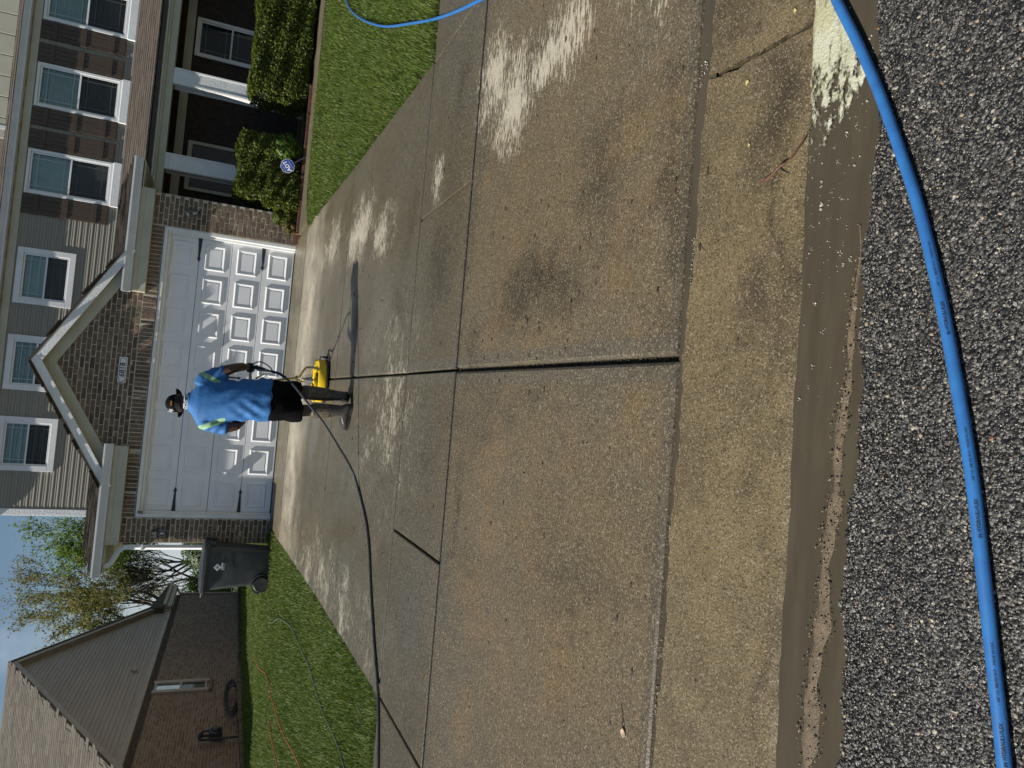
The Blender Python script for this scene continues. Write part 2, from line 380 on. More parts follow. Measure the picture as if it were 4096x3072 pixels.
def concrete_mat(name, kerb=False):
    m, nt, p = newmat(name); P = pos(nt)
    sep = nd(nt, 'ShaderNodeSeparateXYZ', {0: P}); X, Y = sep.outputs[0], sep.outputs[1]
    n1 = noise(nt, P, .95, 3, .6); n2 = noise(nt, P, 2.6, 4, .62); n3 = noise(nt, P, 11, 3, .65); fine = noise(nt, P, 150, 2, .7)
    streak = noise(nt, P, 1.0, 4, .6, stretch=(5, 42, 8))
    warp = nd(nt, 'ShaderNodeTexNoise', {'Vector': P, 'Scale': 2.2, 'Detail': 3.0})
    wv = nd(nt, 'ShaderNodeVectorMath', {0: warp.outputs['Color'], 1: (.5, .5, .5)}, operation='SUBTRACT').outputs[0]
    PW = nd(nt, 'ShaderNodeVectorMath', {0: nd(nt, 'ShaderNodeVectorMath', {0: wv, 3: .55}, operation='SCALE').outputs[0], 1: P}, operation='ADD').outputs[0]
    if kerb:
        c = mixc(nt, maprange(nt, n2, .35, .65), (.162, .122, .062), (.108, .081, .041))
        c = mixc(nt, maprange(nt, n1, .45, .7, 0, .5), c, (.192, .148, .080))
        gr = ellipses(nt, PW, KGRIME); dirt = (.036, .027, .016)
    else:
        yy = mathn(nt, 'ADD', Y, mathn(nt, 'MULTIPLY', mathn(nt, 'SUBTRACT', n2, .5), .9))
        c = ramp(nt, maprange(nt, yy, -11.4, 0, 0, 1, False), [
            (0.0, (.128, .097, .052)), (.17, (.112, .087, .048)), (.215, (.074, .061, .037)), (.29, (.078, .067, .043)), (.52, (.096, .083, .055)),
            (.70, (.116, .099, .062)), (.755, (.29, .255, .185)), (.865, (.32, .28, .20)), (.895, (.155, .132, .080)), (1.0, (.14, .118, .070))])
        c = mixc(nt, maprange(nt, n1, .44, .70, 0, .65), c, (.074, .067, .051))
        org = mathn(nt, 'MULTIPLY', maprange(nt, n2, .48, .70, 0, .50), maprange(nt, Y, -8.8, -9.6))
        c = mixc(nt, org, c, (.165, .105, .046))
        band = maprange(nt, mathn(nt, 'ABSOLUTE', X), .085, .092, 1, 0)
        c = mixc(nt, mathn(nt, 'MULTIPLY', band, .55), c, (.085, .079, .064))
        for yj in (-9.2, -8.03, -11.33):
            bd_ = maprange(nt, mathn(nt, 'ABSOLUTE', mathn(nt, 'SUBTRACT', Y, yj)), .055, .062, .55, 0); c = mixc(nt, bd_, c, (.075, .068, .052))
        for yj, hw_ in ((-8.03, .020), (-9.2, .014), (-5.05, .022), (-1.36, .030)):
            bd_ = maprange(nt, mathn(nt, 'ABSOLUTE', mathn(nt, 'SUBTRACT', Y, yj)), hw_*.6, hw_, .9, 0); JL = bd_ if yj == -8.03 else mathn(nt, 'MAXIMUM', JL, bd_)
        trk = maprange(nt, noise(nt, P, 1.3, 4, .6, stretch=(1.6, .55, 1)), .50, .74, 0, .55)
        c = mixc(nt, trk, c, (.056, .047, .031))
        gr = ellipses(nt, PW, GRIME); dirt = (.030, .024, .014)
    gr = mathn(nt, 'ADD', gr, mathn(nt, 'MULTIPLY', mathn(nt, 'SUBTRACT', n3, .5), .55))
    c = mixc(nt, maprange(nt, gr, .02, .75, 0, .78), c, dirt)
    c = mixc(nt, maprange(nt, n3, .5, .75, 0, .35), c, (.062, .049, .031))
    vo = nd(nt, 'ShaderNodeTexVoronoi', {'Vector': P, 'Scale': 215.0 if kerb else 190.0}); vr = nd(nt, 'ShaderNodeSeparateColor', {0: vo.outputs['Color']}).outputs[0]
    c = mixc(nt, maprange(nt, vr, .80, .95, 0, .62), c, (.28, .235, .155))
    c = mixc(nt, maprange(nt, vr, .24, .08, 0, .6), c, (.022, .017, .011))
    h = mathn(nt, 'ADD', mathn(nt, 'MULTIPLY', fine, .8), mathn(nt, 'MULTIPLY', vr, .5))
    if not kerb:
        best = ellipses(nt, P, DRY)
        s2 = noise(nt, P, 1.0, 5, .7, stretch=(13, 95, 8))
        e = mathn(nt, 'ADD', mathn(nt, 'MULTIPLY', best, .75), mathn(nt, 'MULTIPLY', mathn(nt, 'SUBTRACT', s2, .5), 4.2))
        e = mathn(nt, 'ADD', e, mathn(nt, 'MULTIPLY', mathn(nt, 'SUBTRACT', n2, .5), 2.0))
        dry = mathn(nt, 'MULTIPLY', maprange(nt, e, .26, .46), maprange(nt, best, -.32, .02))
        dcol = mixc(nt, maprange(nt, fine, .35, .7), (.47, .43, .33), (.34, .305, .225))
        c = mixc(nt, mathn(nt, 'MULTIPLY', dry, .82), c, dcol)
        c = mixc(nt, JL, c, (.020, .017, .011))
        yc = mathn(nt, 'ADD', mathn(nt, 'MULTIPLY', noise(nt, P, 1.6, 3, .5, stretch=(1, 0, 0)), .9), -6.55)
        ck = maprange(nt, mathn(nt, 'ABSOLUTE', mathn(nt, 'SUBTRACT', Y, yc)), .004, .010, 1, 0)
        c = mixc(nt, mathn(nt, 'MULTIPLY', ck, .8), c, (.03, .026, .02))
        h = mathn(nt, 'ADD', h, mathn(nt, 'MULTIPLY', streak, .7))
        h = mathn(nt, 'SUBTRACT', h, mathn(nt, 'MULTIPLY', ck, 2.0))
        sh_ = maprange(nt, mathn(nt, 'ADD', ellipses(nt, PW, SHEEN), mathn(nt, 'MULTIPLY', mathn(nt, 'SUBTRACT', streak, .5), .8)), .0, .45, 0, .20)
        wet = mathn(nt, 'SUBTRACT', maprange(nt, n1, .36, .66, .27, .50), sh_)
        ro = mathn(nt, 'MAXIMUM', wet, mathn(nt, 'MULTIPLY', dry, .92))
        nt.links.new(ro, p.inputs['Roughness'])
        bst = maprange(nt, sh_, 0, .2, .55, .22)
    else:
        nt.links.new(maprange(nt, n2, .3, .7, .38, .65), p.inputs['Roughness']); bst = .7
    v2 = nd(nt, 'ShaderNodeTexVoronoi', {'Vector': P, 'Scale': 7.0, 'Randomness': 1.0})
    sp = maprange(nt, mathn(nt, 'ADD', v2.outputs['Distance'], mathn(nt, 'MULTIPLY', n3, .10)), .075, .095, .85, 0)
    c = mixc(nt, mathn(nt, 'MULTIPLY', sp, maprange(nt, n2, .44, .56)), c, (.018, .014, .010))
    nt.links.new(c, p.inputs['Base Color'])
    nt.links.new(bump(nt, h, bst, .004 if not kerb else .007), p.inputs['Normal'])
    p.inputs['Specular IOR Level'].default_value = .28
    return m
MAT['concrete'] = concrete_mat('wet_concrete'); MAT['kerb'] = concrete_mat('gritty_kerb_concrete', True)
MAT['joint'] = simple('joint_dirt', (.030, .024, .015), (.055, .042, .024), 18, .8, .9, 70, .02)

# ------------------------------------------------------------------ terrain
xs = np.unique(np.concatenate([np.arange(-14, 14.1, .7), [-1500, -400, -120, -60, -30, -20, 20, 30, 60, 120, 400, 1500]]))
ys = np.unique(np.concatenate([np.arange(-8.4, 30, .7), [-11.2, -10.2, -9.2, 40, 60, 100, 200, 500, 1500]]))
GX, GY = np.meshgrid(xs, ys); GZ = lawn_z(GX, GY)-.035
GZ = np.where(GY < -8.1, GZ-.03, GZ)
n0, n1_ = GX.shape; idx = np.arange(n0*n1_).reshape(n0, n1_)
F = np.stack([idx[:-1, :-1], idx[:-1, 1:], idx[1:, 1:], idx[1:, :-1]], -1).reshape(-1, 4)
tag(obj('ground', npmesh('ground', np.stack([GX, GY, GZ], -1).reshape(-1, 3), F, MAT['soil'], True)), kind='structure')

# ------------------------------------------------------------------ slabs
def slab(parent, corners, mat=None, b=.007, th=.12, name='slab', lift=0.0):
    """corners counter-clockwise (x, y); the top follows the ground profile, edges rounded"""
    c = Vector((sum(q[0] for q in corners)/len(corners), sum(q[1] for q in corners)/len(corners)))
    n = len(corners); vs = []; fs = []
    def ring(inset, dz):
        for i, q in enumerate(corners):
            p0 = Vector(corners[i-1]); p1 = Vector(q); p2 = Vector(corners[(i+1) % n])
            d1 = (p1-p0).normalized(); d2 = (p2-p1).normalized()
            m = Vector((-d1.y, d1.x))+Vector((-d2.y, d2.x)); m = m.normalized()/max(.3, math.cos(d1.angle(d2)/2))
            r = p1+m*inset; vs.append((r.x, r.y, g(r.y)+dz+lift))
    ring(0, -th); ring(0, -b*1.3); ring(b*.35, -b*.45); ring(b, 0)
    for k in range(3):
        for i in range(n): fs.append((k*n+i, k*n+(i+1) % n, (k+1)*n+(i+1) % n, (k+1)*n+i))
    fs.append(tuple(3*n+i for i in range(n)))
    me = bpy.data.meshes.new(name); me.from_pydata(vs, [], fs); me.update()
    return obj(name, me, mat or MAT['concrete'], parent)
def bed(name, poly, dz):
    ys_ = sorted(set([q[1] for q in poly]+[a for a, _ in PROF if min(q[1] for q in poly) < a < max(q[1] for q in poly)]))
    x0 = min(q[0] for q in poly); x1 = max(q[0] for q in poly)
    vs = [(x, y, g(y)+dz) for y in ys_ for x in (x0, x1)]; fs = [(2*i, 2*i+1, 2*i+3, 2*i+2) for i in range(len(ys_)-1)]
    me = bpy.data.meshes.new(name); me.from_pydata(vs, [], fs); me.update()
    return tag(obj(name, me, MAT['joint']), kind='structure')
J = .0095
drive = bed('driveway', [(-2.5, -7.985), (2.5, .05)], -.034)
ce = .009
for (xa, xb) in ((-1, -ce), (ce, 1)):
    rows = [(-8.03, -5.05), (-5.05, -1.36), (-1.36, .03)]
    for (ya, yb) in rows:
        e = {-8.03: 2.52, -5.05: 2.53, -1.36: 2.62, .03: 2.60}
        if xa < 0: q = [(-e[ya], ya+J), (-ce, ya+J), (-ce, yb-J), (-e[yb], yb-J)]
        else: q = [(ce, ya+J), (e[ya], ya+J), (e[yb], yb-J), (ce, yb-J)]
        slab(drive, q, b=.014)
walk = bed('sidewalk', [(-7, -9.24), (7, -7.99)], -.055)
xsw = [-6.3, -5.02, -3.76, -2.5, -1.22, 0, 1.22, 2.5, 3.76, 5.02, 6.3]
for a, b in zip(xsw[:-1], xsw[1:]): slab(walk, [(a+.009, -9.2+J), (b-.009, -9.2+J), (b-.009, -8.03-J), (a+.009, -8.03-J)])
apron = bed('driveway_apron', [(-3.6, -11.36), (3.6, -9.245)], -.034)
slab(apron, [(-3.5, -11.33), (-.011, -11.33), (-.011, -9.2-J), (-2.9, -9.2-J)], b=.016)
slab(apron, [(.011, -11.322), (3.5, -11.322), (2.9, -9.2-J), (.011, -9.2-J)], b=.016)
# front walk to the porch along the planting bed
path = bed('front_path', [(2.6, -1.0), (7.8, -.25)], -.03)
slab(path, [(2.66, -1.30), (3.35, -.86), (3.35, -.33), (2.66, -.33)], lift=.012)
for a, b in ((3.35, 4.6), (4.6, 5.9), (5.9, 7.4)): slab(path, [(a+.005, -.84), (b-.005, -.84), (b-.005, -.33), (a+.005, -.33)], lift=.012)

# kerb with a worn front edge, broken by a crack near x = 1
def kerb_edge(x, s): return .010*math.sin(x*9.0+s)+.006*math.sin(x*31+s*2)+.004*math.sin(x*77+s)
kerb = tag(empty('kerb', (0, -11.6, 0)), kind='structure')
def kerb_piece(x0, x1, slant0=0.0, slant1=0.0):
    n = max(8, int((x1-x0)/.03)); prof = [(-11.39, -.02), (-11.386, .0)]+[(-11.41-.03*q, .0) for q in range(1, 12)]+[(-11.80, .0), (-11.818, -.012), (-11.83, -.05), (-11.83, -.12)]
    vs = []; fs = []
    for i in range(n+1):
        t = i/n
        for j, (y, dz) in enumerate(prof):
            x = x0+(x1-x0)*t + (slant0*(1-t)+slant1*t)*((-11.39-y)/.44)
            yy = y; gap = np.interp(x, [-1.5, 0, 1.0, 1.4], [.0, .006, .028, .036])
            if j < 2: yy = y+.028-gap*1.0+kerb_edge(x, 1.0)*.6+(.006*math.sin(x*130)*.5)
            if j > 11: yy = y+kerb_edge(x, 3.1)*.35 - .022*(1.1-x)*.6
            zz = float(np.interp(yy, [-11.83, -11.80, -11.33], [-.557, -.555, -.50]))+dz
            if j == 0: zz -= .06
            if t in (0, 1) and 0 < x < 2: x += .007*math.sin(y*70)+.004*math.sin(y*151+1)+(.02*math.sin((y+11.39)*7))
            vs.append((x, yy+11.6, zz))
    m = len(prof)
    for i in range(n):
        for j in range(m-1): fs.append((i*m+j, i*m+j+1, (i+1)*m+j+1, (i+1)*m+j))
    fs.append(tuple(range(m))); fs.append(tuple(n*m+j for j in range(m-1, -1, -1)))
    me = bpy.data.meshes.new('kerb_block'); me.from_pydata(vs, [], fs); me.update()
    bm = bmesh.new(); bm.from_mesh(me); bmesh.ops.recalc_face_normals(bm, faces=bm.faces[:]); bm.to_mesh(me); bm.free()
    obj('kerb_block', me, MAT['kerb'], kerb)
kerb_piece(-6, .999, 0, .012); kerb_piece(1.016, 6, .012, 0)
kb = MB().box(-6, 6, -.30, .30, -.75, -.60).build('kerb_bed', MAT['joint'], kerb)

# street
def asphalt_mat():
    m, nt, p = newmat('wet_asphalt'); P = pos(nt)
    n = noise(nt, P, 60, 4, .7); v = nd(nt, 'ShaderNodeTexVoronoi', {'Vector': P, 'Scale': 120.0})
    r = nd(nt, 'ShaderNodeSeparateColor', {0: v.outputs['Color']}).outputs[0]
    c = mixc(nt, maprange(nt, r, .55, .95), (.012, .011, .010), (.10, .095, .085))
    nt.links.new(c, p.inputs['Base Color']); nt.links.new(maprange(nt, n, .3, .7, .22, .6), p.inputs['Roughness'])
    nt.links.new(bump(nt, mathn(nt, 'SUBTRACT', n, v.outputs['Distance']), .9, .006), p.inputs['Normal'])
    return m
MAT['asphalt'] = asphalt_mat()
vs = []; fs = []; k = 0
rx = [-60, -20, -6, -3] + list(np.linspace(-1.8, 1.8, 60)) + [3, 6, 20, 60]
for i, x in enumerate(rx):
    e = -12.06+.012*math.sin(x*8)+.008*math.sin(x*27+1)+.004*math.sin(x*71)
    for (y, dz) in ((e+.06, -.05), (e, -.002), (-12.35, .0), (-13.5, 0), (-20, 0), (-40, 0)):
        vs.append((x, y, (g(min(y, -12.06)) if y < -12.0 else -.565)+dz))
for i in range(len(rx)-1):
    for j in range(5): fs.append((i*6+j, i*6+j+1, i*6+j+7, i*6+j+6))
me = bpy.data.meshes.new('road'); me.from_pydata(vs, [], fs); me.update()
bm = bmesh.new(); bm.from_mesh(me); bmesh.ops.recalc_face_normals(bm, faces=bm.faces[:]); bm.to_mesh(me); bm.free()
if me.polygons[2].normal.z < 0: me.flip_normals()
tag(obj('road', me, MAT['asphalt']), kind='structure')

# loose-looking aggregate that stands out of the worn asphalt
def stones(N, xr, yr, rmin, rmax, zoff, ico, seed, edge=None):
    R = np.random.default_rng(seed)
    x = R.uniform(xr[0], xr[1], N); y = R.uniform(yr[0], yr[1], N)
    if edge is not None: k = edge(x, y); x, y = x[k], y[k]
    n = len(x); r = rmin+(rmax-rmin)*R.random(n)**1.8
    z = np.interp(y, [a for a, _ in PROF], [b for _, b in PROF])
    base, F = ico; nv = len(base)
    V = base[None]*(1+.6*(R.random((n, nv, 1))-.5))+.35*(R.random((n, nv, 3))-.5); V = V*np.stack([R.uniform(.7, 1.35, n), R.uniform(.7, 1.2, n), R.uniform(.5, .9, n)], -1)[:, None]
    a = R.uniform(0, 2*PI, n); ca, sa = np.cos(a)[:, None], np.sin(a)[:, None]
    X = V[..., 0]*ca-V[..., 1]*sa; Y = V[..., 0]*sa+V[..., 1]*ca
    V = np.stack([X, Y, V[..., 2]], -1)*r[:, None, None]+np.stack([x, y, z+zoff*r], -1)[:, None]
    return V.reshape(-1, 3), (F[None]+(np.arange(n)*nv)[:, None, None]).reshape(-1, 3)
bm = bmesh.new(); bmesh.ops.create_icosphere(bm, subdivisions=1, radius=1)
ICO = (np.array([q.co[:] for q in bm.verts]), np.array([[q.index for q in f_.verts] for f_ in bm.faces])); bm.free()
OCT = (np.array([(1, 0, 0), (-1, 0, 0), (0, 1, 0), (0, -1, 0), (0, 0, 1), (0, 0, -1)], float), np.array([(0, 2, 4), (2, 1, 4), (1, 3, 4), (3, 0, 4), (2, 0, 5), (1, 2, 5), (3, 1, 5), (0, 3, 5)]))
CUB = (np.array([(x, y, z) for x in (-.75, .75) for y in (-.75, .75) for z in (-.75, .75)], float), np.array([(0, 1, 3), (0, 3, 2), (4, 6, 7), (4, 7, 5), (0, 4, 5), (0, 5, 1), (2, 3, 7), (2, 7, 6), (0, 2, 6), (0, 6, 4), (1, 5, 7), (1, 7, 3)]))
def stone_mat():
    m, nt, p = newmat('road_stone'); P = pos(nt); r = rnd(nt)
    c = ramp(nt, r, [(0, (.014, .0125, .010)), (.30, (.034, .030, .024)), (.52, (.066, .060, .049)), (.78, (.135, .123, .102)), (.94, (.29, .27, .23)), (.985, (.42, .36, .25)), (1, (.24, .12, .06))])
    c = mixc(nt, maprange(nt, noise(nt, P, 220, 3, .7), .4, .7, 0, .7), c, (.03, .028, .024))
    nt.links.new(c, p.inputs['Base Color']); nt.links.new(maprange(nt, r, 0, 1, .22, .5, False), p.inputs['Roughness'])
    nt.links.new(bump(nt, noise(nt, P, 400, 2), .5, .002), p.inputs['Normal'])
    return m
MAT['stone'] = stone_mat()
def roadedge(x, y): return y < -12.058+.012*np.sin(x*8)+.008*np.sin(x*27+1)+.004*np.sin(x*71)
V1, F1 = stones(29000, (-1.55, 1.4), (-12.75, -12.03),   .0018, .0056, -.05, ICO, 3, roadedge)
V2, F2 = stones(26000, (-1.55, 1.4), (-12.75, -12.03), .0016, .0034, .2, OCT, 4, roadedge)
tag(obj('road_gravel', npmesh('road_gravel', np.concatenate([V1, V2]), np.concatenate([F1, F2+len(V1)]), MAT['stone'])),
    'grey stone chips standing out of the wet black asphalt', 'gravel', kind='stuff')

# muddy water in the gutter and in the kerb joint
def mud_mat():
    m, nt, p = newmat('muddy_water'); P = pos(nt)
    n = noise(nt, P, 3, 4, .6, stretch=(1, 6, 1)); 
    c = mixc(nt, maprange(nt, n, .3, .7), (.070, .058, .037), (.054, .045, .029))
    nt.links.new(c, p.inputs['Base Color']); p.inputs['Roughness'].default_value = .10; p.inputs['IOR'].default_value = 1.33
    nt.links.new(bump(nt, noise(nt, P, 16, 2, .5, stretch=(1, 2.5, 1)), .10, .01), p.inputs['Normal'])
    return m
MAT['mud'] = mud_mat()
def strip(name, xs_, ya, yb, z, mat, n=4, parent=None, wob=0.0, zf=None):
    vs = []; fs = []
    for i, x in enumerate(xs_):
        for j in range(n+1):
            t = j/n; y = ya(x)*(1-t)+yb(x)*t; vs.append((x, y, (z if zf is None else zf(x, t))))
    for i in range(len(xs_)-1):
        for j in range(n): fs.append((i*(n+1)+j, i*(n+1)+j+1, (i+1)*(n+1)+j+1, (i+1)*(n+1)+j))
    me = bpy.data.meshes.new(name); me.from_pydata(vs, [], fs); me.update()
    if me.polygons[0].normal.z < 0: me.flip_normals()
    me.polygons.foreach_set('use_smooth', [True]*len(me.polygons))
    return obj(name, me, mat, parent)
X_ = list(np.linspace(-2.2, 2.0, 160))
tag(strip('gutter_water', X_, lambda x: -11.80, lambda x: -12.09, -.5685, MAT['mud']), kind='structure')
tag(strip('joint_water', X_, lambda x: -11.318, lambda x: -11.42, -.516, MAT['mud']), kind='structure')
strip('crack_water', [0.96, 1.07], lambda x: -11.36, lambda x: -11.84, 0, MAT['mud'], n=8, zf=lambda x, t: -.522-.050*t)['kind'] = 'structure'
bedm = tag(strip('gutter_bed', X_, lambda x: -11.79, lambda x: -12.10, -.60, MAT['joint']), kind='structure')

# sand bars left along the gutter
MAT['sand'] = MAT['kerb']
def sand_mat():
    m, nt, p = newmat('wet_sand'); P = pos(nt); f_ = noise(nt, P, 320, 3, .75); n = noise(nt, P, 25, 4)
    v = nd(nt, 'ShaderNodeTexVoronoi', {'Vector': P, 'Scale': 420.0}); r = nd(nt, 'ShaderNodeSeparateColor', {0: v.outputs['Color']}).outputs[0]
    c = mixc(nt, maprange(nt, n, .35, .65), (.14, .102, .06), (.10, .075, .045)); c = mixc(nt, maprange(nt, r, .75, .95, 0, .6), c, (.30, .23, .14))
    nt.links.new(c, p.inputs['Base Color']); p.inputs['Roughness'].default_value = .7; nt.links.new(bump(nt, f_, .8, .004), p.inputs['Normal']); return m
MAT['sand'] = sand_mat()
Xs = list(np.linspace(-2.2, .34, 150))
def swid(x): return float(np.interp(x, [-2.2, -1.15, -.82, -.3, .1, .34], [.065, .058, .052, .036, .020, .004]))*(1+.25*math.sin(x*23)+.2*math.sin(x*57+1))
def scen(x): return float(np.interp(x, [-2.2, -1.15, -.82, -.3, .1, .34], [-11.955, -11.958, -11.975, -12.005, -12.03, -12.035]))+.006*math.sin(x*19)
sandbar = strip('gutter_sand', Xs, lambda x: scen(x)+swid(x)/2, lambda x: scen(x)-swid(x)/2, 0, MAT['sand'], n=5,
                zf=lambda x, t: -.5705+.008*math.sin(PI*t)*(1+.3*math.sin(x*40)))
tag(sandbar, 'brown sand bar washed along the muddy gutter', 'sand', kind='stuff')
def inbar(x, y):
    return np.array([abs(b-scen(a)) < swid(a)*.75 and a < .3 for a, b in zip(x, y)])
V1, F1 = stones(3000, (-2.0, .34), (-12.06, -11.91), .0012, .0042, 3.6, OCT, 9, inbar)
tag(obj('gutter_pebbles', npmesh('gutter_pebbles', V1, F1, simple('pebble', (.20, .15, .085), (.13, .098, .056), 90, .75, vary=.3))), 'tiny pebbles on the wet sand bar', 'pebbles', kind='stuff')

# foam on the water
def foam_mat():
    m, nt, p = newmat('soap_foam'); P = pos(nt); n = noise(nt, P, 6, 4)
    v = nd(nt, 'ShaderNodeTexVoronoi', {'Vector': P, 'Scale': 95.0}); v3 = nd(nt, 'ShaderNodeTexVoronoi', {'Vector': P, 'Scale': 240.0})
    c = mixc(nt, maprange(nt, n, .35, .65), (.42, .405, .24), (.50, .49, .37))
    c = mixc(nt, maprange(nt, noise(nt, P, 18, 5, .7, stretch=(.5, 2, 1)), .52, .68, 0, .85), c, (.20, .175, .10))
    nt.links.new(c, p.inputs['Base Color']); p.inputs['Roughness'].default_value = .35
    nt.links.new(bump(nt, mathn(nt, 'ADD', v.outputs['Distance'], mathn(nt, 'MULTIPLY', v3.outputs['Distance'], .5)), .6, .004), p.inputs['Normal'])
    X = nd(nt, 'ShaderNodeSeparateXYZ', {0: P}).outputs[0]
    al = mathn(nt, 'SUBTRACT', noise(nt, P, 24, 4, .65, stretch=(1, 1.6, 1)), maprange(nt, X, .58, .98, .66, .30, False))
    nt.links.new(maprange(nt, al, -.06, .09), p.inputs['Alpha'])
    pr = maprange(nt, v3.outputs['Distance'], .10, .22, .5, 0); c2 = mixc(nt, pr, c, (.16, .14, .08)); nt.links.new(c2, p.inputs['Base Color'])
    return m
MAT['foam'] = foam_mat(); MAT['bubble'] = simple('bubble_foam', (.34, .32, .25), (.22, .20, .15), 60, .15, .6, 260, .003)
R = np.random.default_rng(5)
Xf = list(np.linspace(.55, 1.28, 90))
def fedge(x): return max(-11.815-.27*float(np.interp(x, [.50, .66, .76, .84, .9, 1.9], [0.2, .60, .75, .95, 1.0, 1.0])), float(np.interp(x, [.3, .5, .7, .87, 1.05, 1.3], [-12.24, -12.165, -12.08, -12.0, -11.91, -11.8]))+.005)
foam = strip('foam_sheet', Xf, lambda x: -11.815+.004*math.sin(x*40), fedge, 0, MAT['foam'], n=10, zf=lambda x, t: -.566+.007*math.sin(PI*min(1, t*1.02))**.5)
tag(foam, 'yellowish soap foam floating in the gutter', 'foam', kind='stuff')
bx, bf = [], []; nb = 0
for _ in range(210):
    a = R.random()
    if a < .35: x, y, r = R.uniform(.66, 1.35), None, R.uniform(.002, .0045)
    else: x, y, r = R.uniform(-.15, .80), None, R.uniform(.0012, .0032)*(1.0 if R.random() < .9 else 1.7)
    y = R.uniform(-12.04, -11.83)
    if x < .25 and R.random() < .72: continue
    for _k in range(1 if R.random() < .7 else 6):
        xx, yy = x+R.normal(0, .006 if _k else 0), y+R.normal(0, .004 if _k else 0)
        V = ICO[0]*r*R.uniform(.6, 1.1)+np.array([xx, yy, -.567]); bx.append(V); bf.append(ICO[1]+nb); nb += 12
for (x, y) in [(1.08, -11.36), (1.03, -11.34), (.32, -11.355), (.42, -11.36), (-.62, -11.34), (-1.05, -11.34), (-1.25, -11.335), (-1.18, -11.34)]:
    for _ in range(12):
        r = R.uniform(.0015, .0038); V = ICO[0]*r+np.array([x+R.normal(0, .022), y+R.normal(0, .006), -.512]); bx.append(V); bf.append(ICO[1]+nb); nb += 12
tag(obj('foam_bubbles', npmesh('foam_bubbles', np.concatenate(bx), np.concatenate(bf), MAT['bubble'], True)), 'small white bubbles drifting on the gutter water', 'foam', kind='stuff')

# a thin tongue of foam and water down the kerb crack is part of the crack water; fallen debris follows with the details
# ------------------------------------------------------------------ brick and shingle pieces
def brick_mesh(L, H, D, seed, j=.003):
    R = random.Random(seed); u = lambda: R.uniform(-j, j)
    a, b = L/2, H/2; c = .0045
    V = [(-a, D, -b), (a, D, -b), (a, D, b), (-a, D, b)]
    V += [(-a+u()*.5, c, -b+u()*.5), (a+u()*.5, c, -b+u()*.5), (a+u()*.5, c, b+u()*.5), (-a+u()*.5, c, b+u()*.5)]
    V += [(-a+c+u(), u(), -b+c+u()), (a-c+u(), u(), -b+c+u()), (a-c+u(), u(), b-c+u()), (-a+c+u(), u(), b-c+u())]
    F = [(0, 4, 7, 3), (1, 2, 6, 5), (0, 1, 5, 4), (3, 7, 6, 2)]
    F += [(4, 5, 9, 8), (5, 6, 10, 9), (6, 7, 11, 10), (7, 4, 8, 11), (8, 9, 10, 11)]
    me = bpy.data.meshes.new('brick'); me.from_pydata(V, [], F); me.update()
    bm = bmesh.new(); bm.from_mesh(me); bmesh.ops.recalc_face_normals(bm, faces=bm.faces[:])
    bm.to_mesh(me); bm.free()
    return me
BR = [brick_mesh(.193, .064, .05, s) for s in range(6)]
BRH = [brick_mesh(.092, .064, .05, 20+s) for s in range(3)]
for q in BR+BRH: q.materials.append(MAT['brick'])
def courses(x0, x1, z0, z1, yface, inside=None, ch=.0745, bl=.203):
    """running bond on a wall facing -Y"""
    out = []; k = 0; z = z0+ch/2
    while z+.03 < z1:
        x = x0 - (bl/2 if k % 2 else 0)
        while x < x1-.02:
            a, b = max(x, x0), min(x+bl, x1); L = b-a
            if L > .05:
                cx_ = (a+b)/2
                if inside is None or inside(cx_, z):
                    full = L > .15
                    me = random.choice(BR if full else BRH)
                    s = (L-.010)/(.193 if full else .092)
                    jz = random.uniform(-.0015, .0015)
                    out.append((me, Matrix.Translation((cx_, yface+random.uniform(-.0015, .0015), z+jz)) @ Matrix.Diagonal((s, 1, 1, 1))))
            x += bl
        z += ch; k += 1
    return out
def shingle_mesh(w_, e, seed):
    R = random.Random(seed); t = .010+R.uniform(-.002, .003); dx = R.uniform(-.012, .012)
    V = [(-w_/2, -.0, 0), (w_/2, 0, 0), (w_/2+dx*.2, e*1.25, -.004), (-w_/2, e*1.25, -.004), (-w_/2, 0, t), (w_/2, R.uniform(-.012, .0), t), (w_/2, e*1.25, .002), (-w_/2, e*1.25, .002)]
    F = [(0, 3, 2, 1), (4, 5, 6, 7), (0, 1, 5, 4), (1, 2, 6, 5), (2, 3, 7, 6), (3, 0, 4, 7)]
    me = bpy.data.meshes.new('shingle'); me.from_pydata(V, [], F); me.update(); return me
def shingles(origin, U, Vv, wid, length, meshes, w_=.30, e=.14, inside=None):
    U = Vector(U).normalized(); Vv = Vector(Vv).normalized(); N = U.cross(Vv).normalized(); O = Vector(origin)
    out = []
    for r in range(int(length/e)):
        off = random.uniform(0, w_)
        x = -off
        while x < wid:
            p = O+U*(x+w_/2)+Vv*(r*e)+N*.004
            if x+w_*.5 > 0 and x+w_*.5 < wid and (inside is None or inside(p)):
                out.append((random.choice(meshes), Matrix((( U.x, Vv.x, N.x, p.x), (U.y, Vv.y, N.y, p.y), (U.z, Vv.z, N.z, p.z), (0, 0, 0, 1)))))
            x += w_
    return out
SH = [shingle_mesh(.296, .14, s) for s in range(6)]; SH2 = [shingle_mesh(.296, .14, 40+s) for s in range(6)]
for q in SH: q.materials.append(MAT['shingle'])
for q in SH2: q.materials.append(MAT['shingle2'])

# ------------------------------------------------------------------ the house
house = thing('house', 'two-storey house with brown brick garage front, white garage door and tan upper siding', 'house')
BY = -.06       # brick face
WY = 2.60       # upper wall plane
